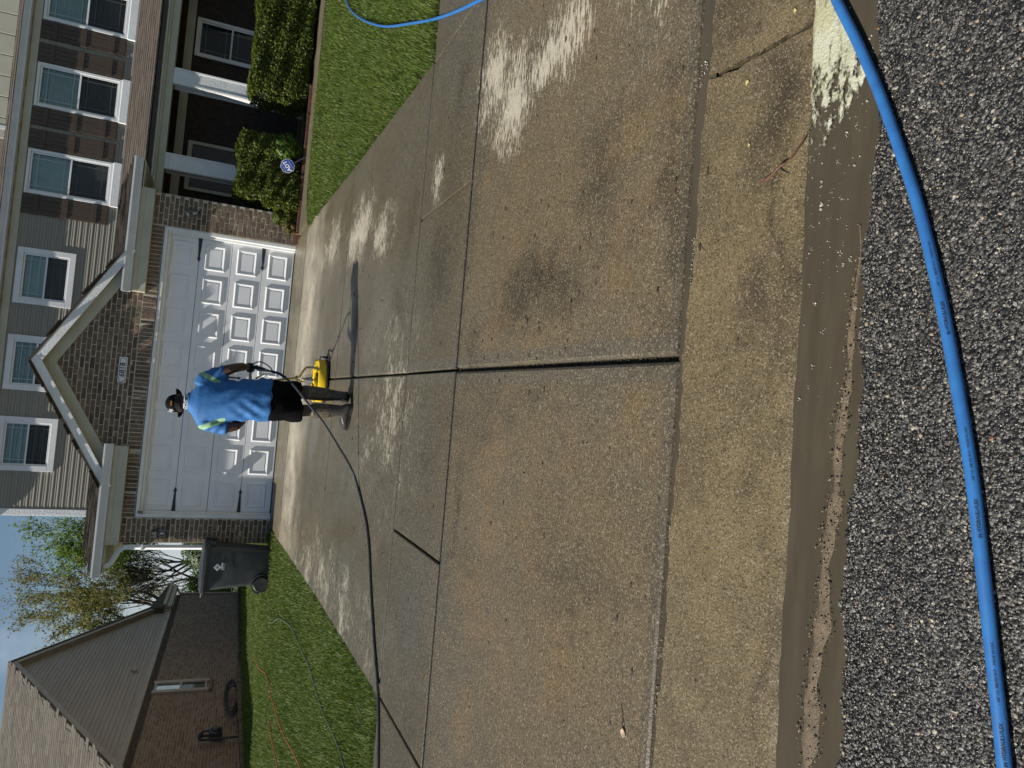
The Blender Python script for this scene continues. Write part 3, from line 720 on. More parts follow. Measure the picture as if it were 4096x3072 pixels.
# brick backing (mortar)
gw = MB()
gw.box(-2.925, -2.50, BY+.0032, .25, -.15, 2.62); gw.box(2.50, 3.055, BY+.0032, .25, -.15, 2.62)
gw.box(-2.50, 2.50, BY+.0032, .25, 2.185, 2.62)
gw.prism([(-1.95, 2.62), (1.95, 2.62), (0, 3.72)], BY+.0036, .2)
gw.box(-2.925, -2.85, .25, WY, -.15, 2.6); gw.box(2.98, 3.055, .25, WY+.1, -.15, 2.6)
gwall = gw.build('garage_wall', MAT['mortar'], house)
def ingable(x, z): return z < 2.60 or z < 3.66-.585*abs(x)
it = courses(-2.925, -2.505, -.02, 2.58, BY) + courses(2.505, 3.055, -.02, 2.58, BY)
it += [b for b in courses(-2.50, 2.50, 2.405, 3.70, BY, ingable) if not (abs(b[1].translation.x) > 1.45 and b[1].translation.z > 2.45)]
xx = -2.495
while xx < 2.47:                       # soldier course over the door
    me = random.choice(BR); 
    it.append((me, Matrix.Translation((xx+.034, BY+random.uniform(-.004, .003), 2.293)) @ Matrix.Rotation(PI/2, 4, 'Y') @ Matrix.Diagonal((1.06, 1, .93, 1))))
    xx += .0712
pieces(gwall, 'brick', it, MAT['brick'])
MB().box(-2.5, 2.5, BY+.004, .1, 2.178, 2.187).build('steel_lintel', MAT['black'], house)

# garage door
gd = empty('garage_door', (0, .085, 0), parent=house)
tr = MB(); 
for s in (-1, 1):
    tr.box(min(s*2.44, s*2.498), max(s*2.44, s*2.498), -.135, -.02, .0, 2.178, .006); tr.box(min(s*2.40, s*2.445), max(s*2.40, s*2.445), -.075, -.012, 0, 2.13, .005)
tr.box(-2.44, 2.44, -.135, -.02, 2.118, 2.177, .006); tr.box(-2.40, 2.40, -.075, -.012, 2.07, 2.119, .005)
tr.build('door_trim', MAT['white'], gd)
SECH = .5310
for k in range(4):
    MB().box(-2.435, 2.435, 0, .045, .012+k*SECH, .012+(k+1)*SECH-.007, .004).build('door_section', MAT['door_white'], gd)
def panel_ring(W, H):
    rings = [(W/2, H/2, .001), (W/2-.012, H/2-.012, -.016), (W/2-.024, H/2-.024, -.019), (W/2-.062, H/2-.062, -.002), (W/2-.070, H/2-.070, -.003), (W/2-.074, H/2-.074, -.0085)]
    V = []; F = []
    for (a, b, d) in rings: V += [(-a, d, -b), (a, d, -b), (a, d, b), (-a, d, b)]
    for i in range(len(rings)-1):
        for k in range(4): F.append((i*4+k, i*4+(k+1) % 4, i*4+4+(k+1) % 4, i*4+4+k))
    n = (len(rings)-1)*4; F.append((n, n+1, n+2, n+3))
    me = bpy.data.meshes.new('raised_panel'); me.from_pydata(V, [], F); me.update()
    bm = bmesh.new(); bm.from_mesh(me); bmesh.ops.recalc_face_normals(bm, faces=bm.faces[:]); bm.to_mesh(me); bm.free()
    if me.polygons[len(me.polygons)-1].normal.y > 0: me.flip_normals()
    return me
pm = panel_ring(.455, .345); pm.materials.append(MAT['door_white'])
for k in range(4):
    for c in range(8): obj('raised_panel', pm, None, gd, loc=(-2.085+c*.5957, 0, .012+k*SECH+SECH*.5))
def strap(mb, x, z, s):
    p = [(0, -.034), (.36, -.014), (.375, -.030), (.405, -.018), (.445, 0), (.405, .018), (.375, .030), (.36, .014), (0, .034)]
    mb.prism([(x+s*a, z+b) for a, b in p], -.012, -.002)
for z in (.012+3*SECH-.0, .012+SECH-.0):
    for x, s in ((-2.425, 1), (2.425, -1)):
        m = MB(); strap(m, x, z, s); m.build('strap_hinge', MAT['black'], gd)
for x in (-.09, .0):
    m = MB(); m.prism([(x-.018, .96), (x+.018, .96), (x+.010, .78), (x+.026, .765), (x, .72), (x-.026, .765), (x-.010, .78)], -.014, -.003); m.build('door_handle', MAT['black'], gd)
MB().box(-2.43, 2.43, .0, .04, -.012, .011).build('bottom_seal', MAT['black_rubber'], gd)

# rake boards of the little gable
RY = -.26
def zr(x): return 3.881-.588*abs(x)
for s in (-1, 1):
    xo = 1.97*s
    MB().prism([(0, zr(0)), (xo, zr(xo)), (xo, zr(xo)-.176), (0, zr(0)-.176)], RY, RY+.03).build('rake_board', MAT['white_grain'], house)
    MB().prism([(0, zr(0)-.155), (xo, zr(xo)-.155), (xo, zr(xo)-.170), (0, zr(0)-.170)], RY+.03, BY+.01).build('rake_soffit', MAT['cream'], house)
    MB().prism([(0, zr(0)-.17), (1.95*s, zr(1.95)-.17), (1.95*s, zr(1.95)-.345), (0, zr(0)-.345)], BY-.024, BY+.012).build('rake_frieze', MAT['cream'], house)
MB().prism([(-.055, zr(0)-.02), (0, zr(0)+.004), (.055, zr(0)-.02), (.055, zr(0)-.205), (0, zr(0)-.18), (-.055, zr(0)-.205)], RY-.005, RY).build('apex_cap', MAT['white_grain'], house)
# roofs over the garage: low front slope, and the cross gable
EY, EZ = -.27, 2.735
sl_ = (3.30-EZ)/(WY-EY)
roof = MB()
for (xa, xb) in ((-3.44, -1.34), (1.34, 3.50)): roof.prism([(EY, EZ-.03), (WY, 3.30-.03), (WY, 3.30-.12), (EY, EZ-.10)], xa, xb, 'x')
roof.build('garage_roof', MAT['shingle'], house)
groof = [o for o in house.children if o.name.startswith('garage_roof')][0]
def ing(p): return not (abs(p.x) < (3.86-p.z)/.588-.05)
it = shingles((-3.46, EY-.01, EZ-.03), (1, 0, 0), (0, WY-EY, 3.30-EZ), 6.98, 2.93, SH, inside=lambda p: ing(p) and abs(p.x) > 1.36)
pieces(groof, 'shingle', it, MAT['shingle'])
gab = MB()
for s in (-1, 1):
    gab.prism([(0, zr(0)+.012), (2.0*s, zr(2.0)+.012), (2.0*s, zr(2.0)-.03), (0, zr(0)-.03)], RY-.012, WY)
gab = gab.build('gable_roof', MAT['shingle'], house)
it = []
for s in (-1, 1):
    d = Vector((-s*1.97, 0, zr(0)-zr(1.97))); 
    o = Vector((1.99*s, RY-.02 if s > 0 else WY, zr(1.99)+.014))
    it += shingles(o, (0, 1, 0) if s > 0 else (0, -1, 0), d, WY-RY, d.length+.02, SH)
pieces(gab, 'shingle', it, MAT['shingle'], limit=140)
# cornice returns with gutters
def gutter(name, parent, x0, x1, yb, z0, depth=.115, h=.135, mat='gutter_grey'):
    P = [(yb, z0), (yb-depth*.62, z0), (yb-depth*.66, z0+h*.30), (yb-depth*.86, z0+h*.55), (yb-depth, z0+h*.80), (yb-depth, z0+h), (yb-depth+.012, z0+h), (yb-depth+.012, z0+h*.86),
         (yb-depth*.80, z0+h*.50), (yb-depth*.58, z0+.012), (yb-.01, z0+.012), (yb-.01, z0+h), (yb, z0+h)]
    return MB().prism(P, x0, x1, 'x').build(name, MAT[mat], parent)
for s, xi, xo, xb in ((1, 1.27, 3.54, 3.07), (-1, -1.27, -3.45, -2.94)):
    a, b = min(xi, xo), max(xi, xo); c, d = min(xi+s*.03, xb), max(xi+s*.03, xb)
    gutter('gutter', house, a, b, -.185, 2.575)
    bx_ = MB().box(c, d, -.185, BY+.002, 2.365, 2.575, .004); bx_.build('cornice_box', MAT['cream'], house)
    MB().box(c, d, -.197, -.187, 2.50, 2.574, .002).build('cornice_trim', MAT['cream'], house)
    x2, x3 = min(xb, xo-s*.02), max(xb, xo-s*.02)
    sof = MB().box(x2, x3, -.175, WY, 2.545, 2.565).build('side_soffit', MAT['cream'], house)
    for k in range(6): MB().box(x2+.08, x3-.08, .02+k*.16, .12+k*.16, 2.541, 2.5448).build('soffit_vent', MAT['mortar_dark'], sof)
    MB().box(xo-.02 if s > 0 else xo, xo if s > 0 else xo+.02, -.17, WY, 2.565, 2.70).build('side_fascia', MAT['white'], house)
# left downspout with its elbows
dp = [(-3.30, -.12, 2.57), (-3.30, -.125, 2.52), (-3.27, -.13, 2.46), (-3.05, -.13, 2.36), (-2.99, -.13, 2.30), (-2.985, -.13, 2.22), (-2.985, -.13, .15)]
ds = MB(); 
for i in range(len(dp)-1):
    ds.tube([dp[i], dp[i+1]], .042, 4)
ds.build('downspout', MAT['white'], house)
for z in (2.0, 1.0): MB().box(-3.035, -2.935, -.180, -.070, z, z+.03).build('downspout_strap', MAT['white'], house)
for t in np.linspace(.15, .9, 6):
    MB().tube([(-3.27+.22*t-.004, -.13, 2.46-.10*t-.004), (-3.27+.22*t+.004, -.13, 2.46-.10*t+.0)], .046, 4).build('elbow_rib', MAT['white'], house)

# main house volume
TALL = [(3.255, 4.125, 'p'), (4.965, 5.83, 'h'), (6.685, 7.55, 'h')]; SMALL = [(1.115, 2.20, 'p'), (-.55, .51, 'h'), (-2.09, -1.06, 'h')]
OPEN = [(a+.03, b-.03, 3.465, 4.855) for a, b, _ in TALL]+[(a+.07, b-.07, 3.97, 4.80) for a, b, _ in SMALL]
def spans(x0, x1, z0, z1):
    """parts of a strip of wall left beside the window openings"""
    cuts = sorted((a, b) for a, b, c, d in OPEN if c < z1 and d > z0); out = []; x = x0
    for a, b in cuts:
        if a > x: out.append((x, a))
        x = max(x, b)
    if x < x1: out.append((x, x1))
    return out
body = MB()
zc = sorted(set([3.0, 5.10]+[q for o in OPEN for q in o[2:]]))
for za, zb in zip(zc[:-1], zc[1:]):
    for xa, xb in spans(-2.93, 9.6, za+.001, zb-.001): body.box(xa, xb, WY+.012, WY+.12, za, zb)
body.box(-2.93, -2.83, WY+.12, 11, -.3, 5.10); body.box(-2.93, 9.6, 10.9, 11, -.3, 5.1); body.box(9.5, 9.6, WY+.12, 10.9, -.3, 5.1)
body.box(-2.83, 9.5, WY+.12, 10.9, 2.9, 3.0)
mw_ = body.build('main_wall', MAT['siding'], house)
# lap siding boards, cut round the windows
EXP = .0985; z = 3.28
while z < 4.92:
    P = [(WY+.012, z), (WY-.014, z), (WY-.015, z+.010), (WY-.004, z+EXP*.50), (WY-.011, z+EXP*.52), (WY-.001, z+EXP+.004), (WY+.012, z+EXP+.004)]
    for xa, xb in spans(-2.815, 9.5, z, z+EXP): MB().prism(P, xa, xb, 'x').build('siding_board', MAT['siding'], mw_)
    z += EXP
MB().box(-2.935, -2.815, WY-.022, WY+.02, 3.22, 5.03, .004).build('corner_board', MAT['white_grain'], house)
MB().box(-2.945, -2.932, WY-.02, WY+.10, 3.22, 5.03, .003).build('corner_board', MAT['white_grain'], house)
MB().box(-2.81, 9.5, WY-.03, WY+.01, 4.905, 5.04, .004).build('frieze_board', MAT['cream'], house)
us = MB().box(-3.3, 9.9, WY-.12, WY+.0, 5.042, 5.055).build('upper_soffit', MAT['cream'], house)
for k in range(30): MB().box(-2.7+k*.42, -2.55+k*.42, WY-.10, WY-.035, 5.0385, 5.0418).build('soffit_vent', MAT['mortar_dark'], us)
gutter('upper_gutter', house, -3.3, 9.9, WY-.10, 5.055, .11, .125)
mr = MB().prism([(WY-.20, 5.17), (6.75, 7.45), (11.3, 5.17), (11.3, 5.07), (6.75, 7.3), (WY-.16, 5.08)], -3.3, 9.9, 'x').build('main_roof', MAT['shingle'], house)
dr = (6.75-(WY-.20), 7.45-5.17)
pieces(mr, 'shingle', shingles((-3.3, WY-.215, 5.165), (1, 0, 0), (0, dr[0], dr[1]), 13.2, .44, SH), MAT['shingle'], limit=135)
# front gable above the eave, upright boards
gb = MB().prism([(4.45, 5.22), (9.6, 5.22), (9.6, 7.4), (7.0, 8.6), (4.45, 7.0)], WY+.05, WY+.15).build('upper_gable', MAT['cream_wall'], house)
for k in range(13):
    x = 4.62+k*.405
    MB().box(x-.395, x-.012, WY+.028, WY+.052, 5.235, 6.9, .004).build('gable_board', MAT['cream_wall'], gb)
MB().box(4.40, 4.47, WY+.02, WY+.2, 5.2, 7.0).build('gable_trim', MAT['white'], gb)

# windows
def window(x0, x1, z0, z1, trim, tall, blind='v', sill=False, y=WY):
    wn_ = empty('window', ((x0+x1)/2, y-.02, z0), parent=house); W = (x1-x0)/2; H = z1-z0; T = trim
    fr = MB(); fr.box(-W, W, -.022, .02, 0, T, .004); fr.box(-W, W, -.022, .02, H-T, H, .004)
    fr.box(-W, -W+T, -.022, .02, T+.0005, H-T-.0005, .004); fr.box(W-T, W, -.022, .02, T+.0005, H-T-.0005, .004)
    fr.build('window_frame', MAT['white'], wn_)
    a = W-T; m0, m1 = T, H-T; mid = (m0+m1)/2; s = .032
    sash = MB()
    for (p, q, d) in ((m0, mid+.012, .0), (mid-.018, m1, .014)):
        sash.box(-a, a, -.008+d, .012+d, p+.0005, p+s, .003); sash.box(-a, a, -.008+d, .012+d, q-s, q-.0005, .003)
        sash.box(-a+.0005, -a+s, -.008+d, .012+d, p+s, q-s); sash.box(a-s, a-.0005, -.008+d, .012+d, p+s, q-s)
    sash.build('sash', MAT['white'], wn_)
    MB().box(-a+s, a-s, .0055, .0085, m0+s, mid-s+.012).build('window_pane', MAT['screen'], wn_)
    MB().box(-a+s, a-s, .0195, .0225, mid+s-.018, m1-s).build('window_pane', MAT['glass' if y == WY else 'screen'], wn_)  # porch pane takes the darker tint, its shade put into the glass colour
    b = a-s
    for (p, q, yy) in ((m0+s, mid-s, .010), (mid+s-.018, m1-s, .024)):
        mu = MB(); gx = .085 if tall else .075; gz = .095
        for xm in (-b+gx, b-gx): mu.box(xm-.008, xm+.008, yy, yy+.006, p, q)
        for zm in (p+gz, q-gz): mu.box(-b, b, yy+.0065, yy+.0125, zm-.008, zm+.008)
        mu.build('muntin', MAT['white'], wn_)
    bl = MB()
    if blind == 'h':
        n = int((m1-m0)/.048); R_ = random.Random(int(x0*100))
        for k in range(n):
            zk = m0+(k+.5)*(m1-m0)/n+R_.uniform(-.002, .002); th = math.radians(28+R_.uniform(-4, 4)); hw = .0235
            bl.add([(-b, .075+hw*math.sin(th), zk-hw*math.cos(th)), (b, .075+hw*math.sin(th), zk-hw*math.cos(th)), (b, .075-hw*math.sin(th), zk+hw*math.cos(th)), (-b, .075-hw*math.sin(th), zk+hw*math.cos(th))], [(0, 1, 2, 3)])
    else: bl.box(-b, b, .072, .078, m0, m1)
    bl.build('blind', MAT['blind' if y == WY else 'blind_shaded'], wn_)
    MB().box(-a, a, .20, .21, m0-.02, m1+.02).build('dim_room', MAT['dark_room'], wn_)
    if sill: MB().box(-W-.015, W+.015, -.05, .0, -.155, -.003, .008).build('window_sill', MAT['white_grain'], wn_)
for (a, b, bl) in TALL: window(a, b, 3.435, 4.885, .05, True, bl, True)
for (a, b, bl) in SMALL: window(a, b, 3.90, 4.87, .105, False, bl)
# shutters: each a frame of battens over upright boards
def shutter(x0, x1, z0, z1):
    sh = empty('shutter', ((x0+x1)/2, WY-.03, z0), parent=house); W = x1-x0; H = z1-z0; n = 4
    MB().box(-W/2, W/2, .002, .02, 0, H).build('shutter_back', MAT['shutter'], sh)
    for k in range(n):
        a = -W/2+k*W/n; MB().box(a+.003, a+W/n-.003, -.010, .003, .004, H-.004, .003).build('shutter_board', MAT['shutter'], sh)
    for zc in (.235, H*.5, H-.235): MB().box(-W/2+.002, W/2-.002, -.026, -.0102, zc-.045, zc+.045, .003).build('batten', MAT['shutter'], sh)
for (a, b) in ((2.86, 3.235), (4.15, 4.515), (4.595, 4.945), (5.85, 6.215), (6.31, 6.665), (7.57, 7.93)): shutter(a, b, 3.445, 4.90)

# porch
pz = 2.70
pr = MB().prism([(1.06, pz), (WY, 3.30), (WY, 3.18), (1.06, pz-.10)], 3.30, 9.8, 'x').build('porch_roof', MAT['shingle'], house)
pieces(pr, 'shingle', shingles((3.3, 1.045, pz+.003), (1, 0, 0), (0, WY-1.06, 3.30-pz), 6.4, 1.66, SH, inside=lambda p: p.x > 3.52 or p.z < 2.95), MAT['shingle'], limit=230)
gutter('porch_gutter', house, 3.12, 9.8, 1.17, 2.575, .11, .13)
MB().box(3.12, 9.8, 1.16, 1.19, 2.53, 2.69).build('porch_fascia', MAT['cream'], house)
MB().box(3.06, 9.8, 1.20, 1.40, 2.405, 2.64, .004).build('porch_beam', MAT['cream'], house)
MB().box(3.06, 9.8, 1.40, WY+.05, 2.56, 2.60).build('porch_ceiling', MAT['cream'], house)
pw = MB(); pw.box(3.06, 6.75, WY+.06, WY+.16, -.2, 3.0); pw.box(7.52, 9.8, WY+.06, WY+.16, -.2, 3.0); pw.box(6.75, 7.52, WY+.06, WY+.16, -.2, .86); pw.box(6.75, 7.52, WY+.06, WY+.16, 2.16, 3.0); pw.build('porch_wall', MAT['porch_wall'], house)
MB().box(3.06, 9.8, WY+.03, WY+.06, 2.24, 2.40).build('porch_frieze', MAT['cream'], house)
for xc in (3.99, 5.63, 8.2):
    c = empty('porch_column', (xc, 1.335, .0), parent=house)
    MB().box(-.15, .15, -.15, .15, .02, 2.404, .006).build('column_shaft', MAT['white_grain'], c)
    fr = MB()
    for s in (-1, 1): fr.box(s*.15-.03 if s > 0 else -.15, .15 if s > 0 else -.12, -.162, -.1505, .05, 2.39)
    fr.box(-.12, .12, -.162, -.1505, 2.33, 2.39); fr.build('column_trim', MAT['white'], c)
    fr = MB()
    for s in (-1, 1): fr.box(-.162, -.1505, s*.15-.03 if s > 0 else -.15, .15 if s > 0 else -.12, .05, 2.39)
    fr.build('column_trim', MAT['white'], c)
    MB().box(-.18, .18, -.18, .18, -.12, .12, .006).build('column_base', MAT['white'], c)
MB().box(3.06, 9.6, 1.06, WY+.06, -.35, .02, .01).build('porch_floor', MAT['kerb'], house)
MB().box(4.3, 5.1, .78, 1.05, -.35, -.10, .01).build('porch_step', MAT['kerb'], house)
MB().box(9.60, 9.80, 1.06, WY+.06, -.35, 2.56).build('porch_light_blocker', MAT['porch_wall'], house)  # unseen end piece, added to keep stray light out of the porch
fd = empty('front_door', (4.40, WY+.03, .02), parent=house)
MB().box(-.45, .45, -.0, .03, 0, 2.03, .004).build('door_leaf', MAT['dark_door'], fd)
f_ = MB(); f_.box(-.52, -.455, -.02, .03, 0, 2.12); f_.box(.455, .52, -.02, .03, 0, 2.12); f_.box(-.455, .455, -.02, .03, 2.035, 2.12); f_.build('door_frame', MAT['cream'], fd)
window(6.72, 7.55, .82, 2.20, .06, True, 'h', y=WY+.05)
# ------------------------------------------------------------------ the neighbour's house
nb_ = thing('neighbour_house', 'single-storey red-brown brick house with taupe siding gable beyond the lawn', 'house', (-9, 12, -.30))
nb_.rotation_euler = (-.021, 0, 0)
Y0, Y1 = -11.5, 7.4
nw = MB().box(-.3, -.0045, Y0, Y1, -.6, 2.47); nw.box(-10, -.3, Y1-.1, Y1, -.6, 2.47); nw.box(-10, -9.9, Y0, Y1, -.6, 2.47)
nw.prism([(-7.6, 2.47), (5.6, 2.47), (-.6, 6.2)], -.3, -.02, 'x')
nwall = nw.build('side_wall', MAT['mortar_dark'], nb_)
BN = [brick_mesh(.193, .064, .05, 60+s) for s in range(5)]
for q in BN: q.materials.append(MAT['brick2'])
RZ = Matrix.Rotation(PI/2, 4, 'Z'); it = []
W0, W1, WZ0, WZ1 = -3.02, -2.42, .88, 2.29
k = 0; z = .035
while z < 2.28:
    y = Y0+(.1 if k % 2 else 0)
    while y < Y1-.1:
        if not (W0-.09 < y+.1 < W1+.09 and WZ0-.07 < z < WZ1):
            it.append((random.choice(BN), Matrix.Translation((random.uniform(-.003, .003), y+.1, z)) @ RZ))
        y += .2035
    z += .0745; k += 1
PCAM = nb_.matrix_world.inverted() if False else None
pieces(nwall, 'brick', it, MAT['brick2'], at=Vector((8.7, -25.4, 1.3)))
BD = [brick_mesh(.17, .064, .05, 80+s) for s in range(3)]
for q in BD: q.materials.append(MAT['brick_dark'])
it = []; y = Y0
while y < Y1:
    it.append((random.choice(BD), Matrix.Translation((.006, y, 2.375)) @ RZ @ Matrix.Rotation(PI/2, 4, 'Y'))); y += .0745
pieces(nwall, 'soldier_brick', it, MAT['brick_dark'], at=Vector((8.7, -25.4, 1.3)), limit=250)
MB().box(-.02, .035, Y0, Y1, 2.475, 2.63, .004).build('frieze_board', MAT['taupe_trim'], nb_)
z = 2.635
while z < 6.1:
    a = -.6-(6.27-z)/.53; b = -.6+(6.27-z)/.59
    P = [(-.02, z), (.022, z), (.022, z+.012), (.006, z+.116), (-.02, z+.116)]
    MB().add([(x, a, h) for x, h in P]+[(x, b, h) for x, h in P], [(0, 1, 2, 3, 4), (9, 8, 7, 6, 5)]+[(i, i+5, (i+1) % 5+5, (i+1) % 5) for i in range(5)]).build('siding_board', MAT['taupe'], nb_)
    z += .113
AP = 6.40
def rk(y): return AP-.53*(-.6-y) if y < -.6 else AP-.59*(y+.6)
for (ya, yb) in ((-8.6, -.6), (-.6, 5.35)):
    P = [(ya, rk(ya)), (yb, rk(yb)), (yb, rk(yb)-.24), (ya, rk(ya)-.24)]
    MB().prism(P, .17, .20, 'x').build('rake_board', MAT['taupe_trim'], nb_)
    MB().prism([(ya, rk(ya)-.20), (yb, rk(yb)-.20), (yb, rk(yb)-.22), (ya, rk(ya)-.22)], -.02, .17, 'x').build('rake_soffit', MAT['taupe_trim'], nb_)
nr = MB().prism([(-8.6, rk(-8.6)+.02), (-.6, AP+.02), (-.6, AP-.06), (-8.6, rk(-8.6)-.06)], -10.2, .23, 'x')
nr.prism([(5.4, rk(5.4)+.02), (-.6, AP+.02), (-.6, AP-.06), (5.4, rk(5.4)-.06)], -10.2, .23, 'x')
nr = nr.build('roof', MAT['shingle2'], nb_)
pieces(nr, 'shingle', shingles((-6.2, -8.6, rk(-8.6)+.022), (1, 0, 0), (0, 8.0, AP-rk(-8.6)), 6.43, 9.05, SH2), MAT['shingle2'], at=Vector((8.7, -25.4, 1.3)))
# cornice return at the far end
MB().box(-.02, .20, 5.05, 8.25, 2.48, 2.74, .004).build('cornice_box', MAT['taupe_trim'], nb_)
rr = MB().prism([(4.7, 3.22), (8.55, 2.80), (8.55, 2.74), (4.7, 2.74)], -3, .24, 'x').build('return_roof', MAT['shingle2'], nb_)
MB().box(.20, .30, 5.0, 8.55, 2.66, 2.79, .01).build('gutter', MAT['taupe_trim'], nb_)
MB().box(.0, .06, 4.85, 5.25, 2.48, 2.95, .004).build('return_end', MAT['taupe_trim'], nb_)
MB().tube([(.05, 8.35, 2.66), (.05, 8.2, 2.5), (.045, 7.43, 2.34), (.045, 7.40, 2.2), (.045, 7.40, 0)], .05, 6).build('downspout', MAT['taupe_trim'], nb_)
nwn = empty('window', (.055, (W0+W1)/2, WZ0), parent=nb_)
f_ = MB(); f_.box(-.054, .005, -.44, -.255, -.06, 1.44); f_.box(-.054, .005, .255, .44, -.06, 1.44); f_.box(-.05, .005, -.255, .255, 0, .05); f_.box(-.05, .005, -.255, .255, 1.35, 1.40); f_.box(-.05, .003, -.255, .255, .67, .73)
f_.build('window_frame', MAT['taupe_trim'], nwn)
MB().box(-.04, -.036, -.255, .255, .05, .67).build('window_pane', MAT['screen'], nwn); MB().box(-.04, -.036, -.255, .255, .73, 1.35).build('window_pane', MAT['glass'], nwn)
bl = MB(); 
for k in range(26): bl.box(-.050, -.046, -.25, .25, .06+k*.05, .096+k*.05)
bl.build('blind', MAT['blind'], nwn); MB().box(-.05, .03, -.46, .46, -.15, -.061, .006).build('window_sill', MAT['brick2'], nwn)
MB().prism([(-.10, 0), (.10, 0), (0, .16)], .02, .09, 'x').build('gable_vent', MAT['taupe_trim'], nb_, loc=(0, -1.35, 2.72+.18))

# gas meter on the neighbour's wall
gm = thing('gas_meter', 'dark grey gas meter with pipes on the neighbour\'s brick wall', 'gas meter', (-8.82, 5.75, -.20))
MB().box(-.08, .08, -.16, .16, .42, .74, .03).build('meter_body', MAT['bin'], gm, smooth=True)
MB().lathe([(.0, -.02), (.11, -.02), (.12, .02), (.09, .05), (0, .05)], (.10, -.02, .58), 'x', 16).build('dial', MAT['bin'], gm, smooth=True)
MB().tube([(0, -.13, .74), (0, -.13, .92), (0, -.30, .95), (0, -.34, .9), (0, -.34, 0)], .028, 8).build('pipe', MAT['black'], gm, smooth=True)
MB().tube([(0, .13, .74), (0, .13, .88), (-.12, .13, .88)], .028, 8).build('pipe', MAT['black'], gm, smooth=True)
MB().lathe([(0, -.03), (.09, -.03), (.10, 0), (.05, .06), (0, .06)], (.04, -.20, .93), 'z', 14).build('regulator', MAT['bin'], gm, smooth=True)
# coiled garden hose leaning on the wall
hc = thing('coiled_hose', 'black garden hose coiled at the foot of the neighbour\'s wall', 'hose', (-8.70, 7.4, -.22))
pts = []
for k in range(9*28):
    t = 2*PI*k/28; n = k/28
    pts.append((.06+.05*math.sin(n*2.1)-.10*math.sin(t)*.5, (1.05+.09*math.sin(n*1.7))*math.cos(t)+.06*n-.25, 18*.01+.15*math.sin(t)*(1+.08*math.cos(n*3))+.008*n))
MB().tube(pts, .012, 6).build('hose_coil', MAT['black_rubber'], hc, smooth=True)
be = thing('bed_edging', 'row of grey edging blocks along the neighbour\'s wall', 'edging', (-8.35, 4.0, -.2))
for k in range(13): MB().box(-.06, .06, -3.2+k*.62, -3.2+k*.62+.60, -.05, .10+.008*math.sin(k*3), .012).build('edging_block', MAT['kerb'], be)
tag(strip('neighbour_bed', [-8.98, -8.42], lambda x: .6, lambda x: 9.0, -.17, MAT['mulch'], n=6, zf=lambda x, t: -.16-.012*t), kind='structure')

# ------------------------------------------------------------------ foliage builders
def leaf_cloud(P, N, size, aspect, seed, spread=.9):
    """quads at P, roughly facing N with jitter"""
    R = np.random.default_rng(seed); n = len(P)
    N = N+R.normal(0, spread, (n, 3)); N /= np.linalg.norm(N, axis=1, keepdims=True)+1e-9
    A = np.cross(N, R.normal(0, 1, (n, 3))); A /= np.linalg.norm(A, axis=1, keepdims=True)+1e-9
    B = np.cross(N, A); s = (size*(.6+.8*R.random(n)))[:, None]
    a = A*s; b = B*s*aspect
    V = np.stack([P-a, P+b, P+a, P-b], 1).reshape(-1, 3)
    return V, np.arange(n*4).reshape(-1, 4)

def tree(name, label, base, h, seed, leaves, leafsize, mat, spread=.42, depth=6, crownz=.3, group='trees behind the houses', trunk_r=.16, lean=(0, 0), fork=3, minr=.006, droop=0.0):
    R = random.Random(seed); t = thing(name, label, 'tree', base, group=group)
    wood = MB(); tips = []
    def grow(p, d, L, r, k):
        n = 4; pts = [p]; rs = [r]; q = p.copy(); dd = d.copy()
        for i in range(n):
            dd = (dd+Vector((R.gauss(0, .11), R.gauss(0, .11), R.gauss(.03, .07)-droop*(k < 3)))).normalized()
            q = q+dd*(L/n); pts.append(q.copy()); rs.append(max(minr, r*(1-.42*(i+1)/n)))
            if k <= 3: tips.append((q.copy(), dd.copy(), k))
        wood.tube(pts, rs, 6 if r > .05 else (4 if r > .015 else 3), cap=False)
        if k == 0: return
        m = fork if k > 1 else fork+1
        for j in range(m):
            s = R.uniform(.35, 1.0) if j else 1.0
            b = pts[0].lerp(pts[-1], s) if s < 1 else pts[-1]
            b = pts[min(n, int(s*n))]
            ax = Vector((R.gauss(0, 1), R.gauss(0, 1), R.gauss(0, .4))).normalized()
            nd_ = (dd+ax*spread*R.uniform(.6, 1.5)+Vector((0, 0, .10))).normalized()
            grow(b, nd_, L*R.uniform(.62, .86), max(minr, rs[min(n, int(s*n))]*R.uniform(.55, .75)), k-1)
    grow(Vector((0, 0, -.2)), Vector((lean[0], lean[1], 1)).normalized(), h*crownz, trunk_r, depth)
    wood.build('trunk', MAT['bark'], t)
    if leaves:
        Q = np.array([p[:] for p, d, k in tips]); D_ = np.array([d[:] for p, d, k in tips])
        Rn = np.random.default_rng(seed); i = Rn.integers(0, len(Q), leaves)
        P = Q[i]+Rn.normal(0, leafsize*1.8, (leaves, 3))
        V, F_ = leaf_cloud(P, D_[i]*.3, leafsize, .55, seed, 1.0)
        obj('crown', npmesh('crown', V, F_, mat), None, t)
    return t
tree('budding_tree', 'tall tree with sparse yellow-green leaves behind the neighbour\'s roof', (-12.0, 26, -.5), 10.0, 4, 11000, .058, MAT['tree_y'], .46, 6, .33, trunk_r=.22)
tree('budding_tree', 'thin yellow-green tree between the gable roof and the bare tree', (-10.9, 29, -.5), 8.6, 21, 4500, .055, MAT['tree_y'], .40, 6, .32, trunk_r=.13)
tree('bare_tree', 'nearly leafless tree with dark upright limbs behind the wheeled bin', (-8.65, 26, -.4), 8.6, 12, 500, .05, MAT['tree_g'], .36, 6, .26, trunk_r=.20, minr=.011)
tree('green_tree', 'bright green leafy tree showing above the garage roof', (-4.9, 27, -.4), 8.4, 33, 8500, .062, MAT['tree_g'], .40, 6, .44, trunk_r=.16)
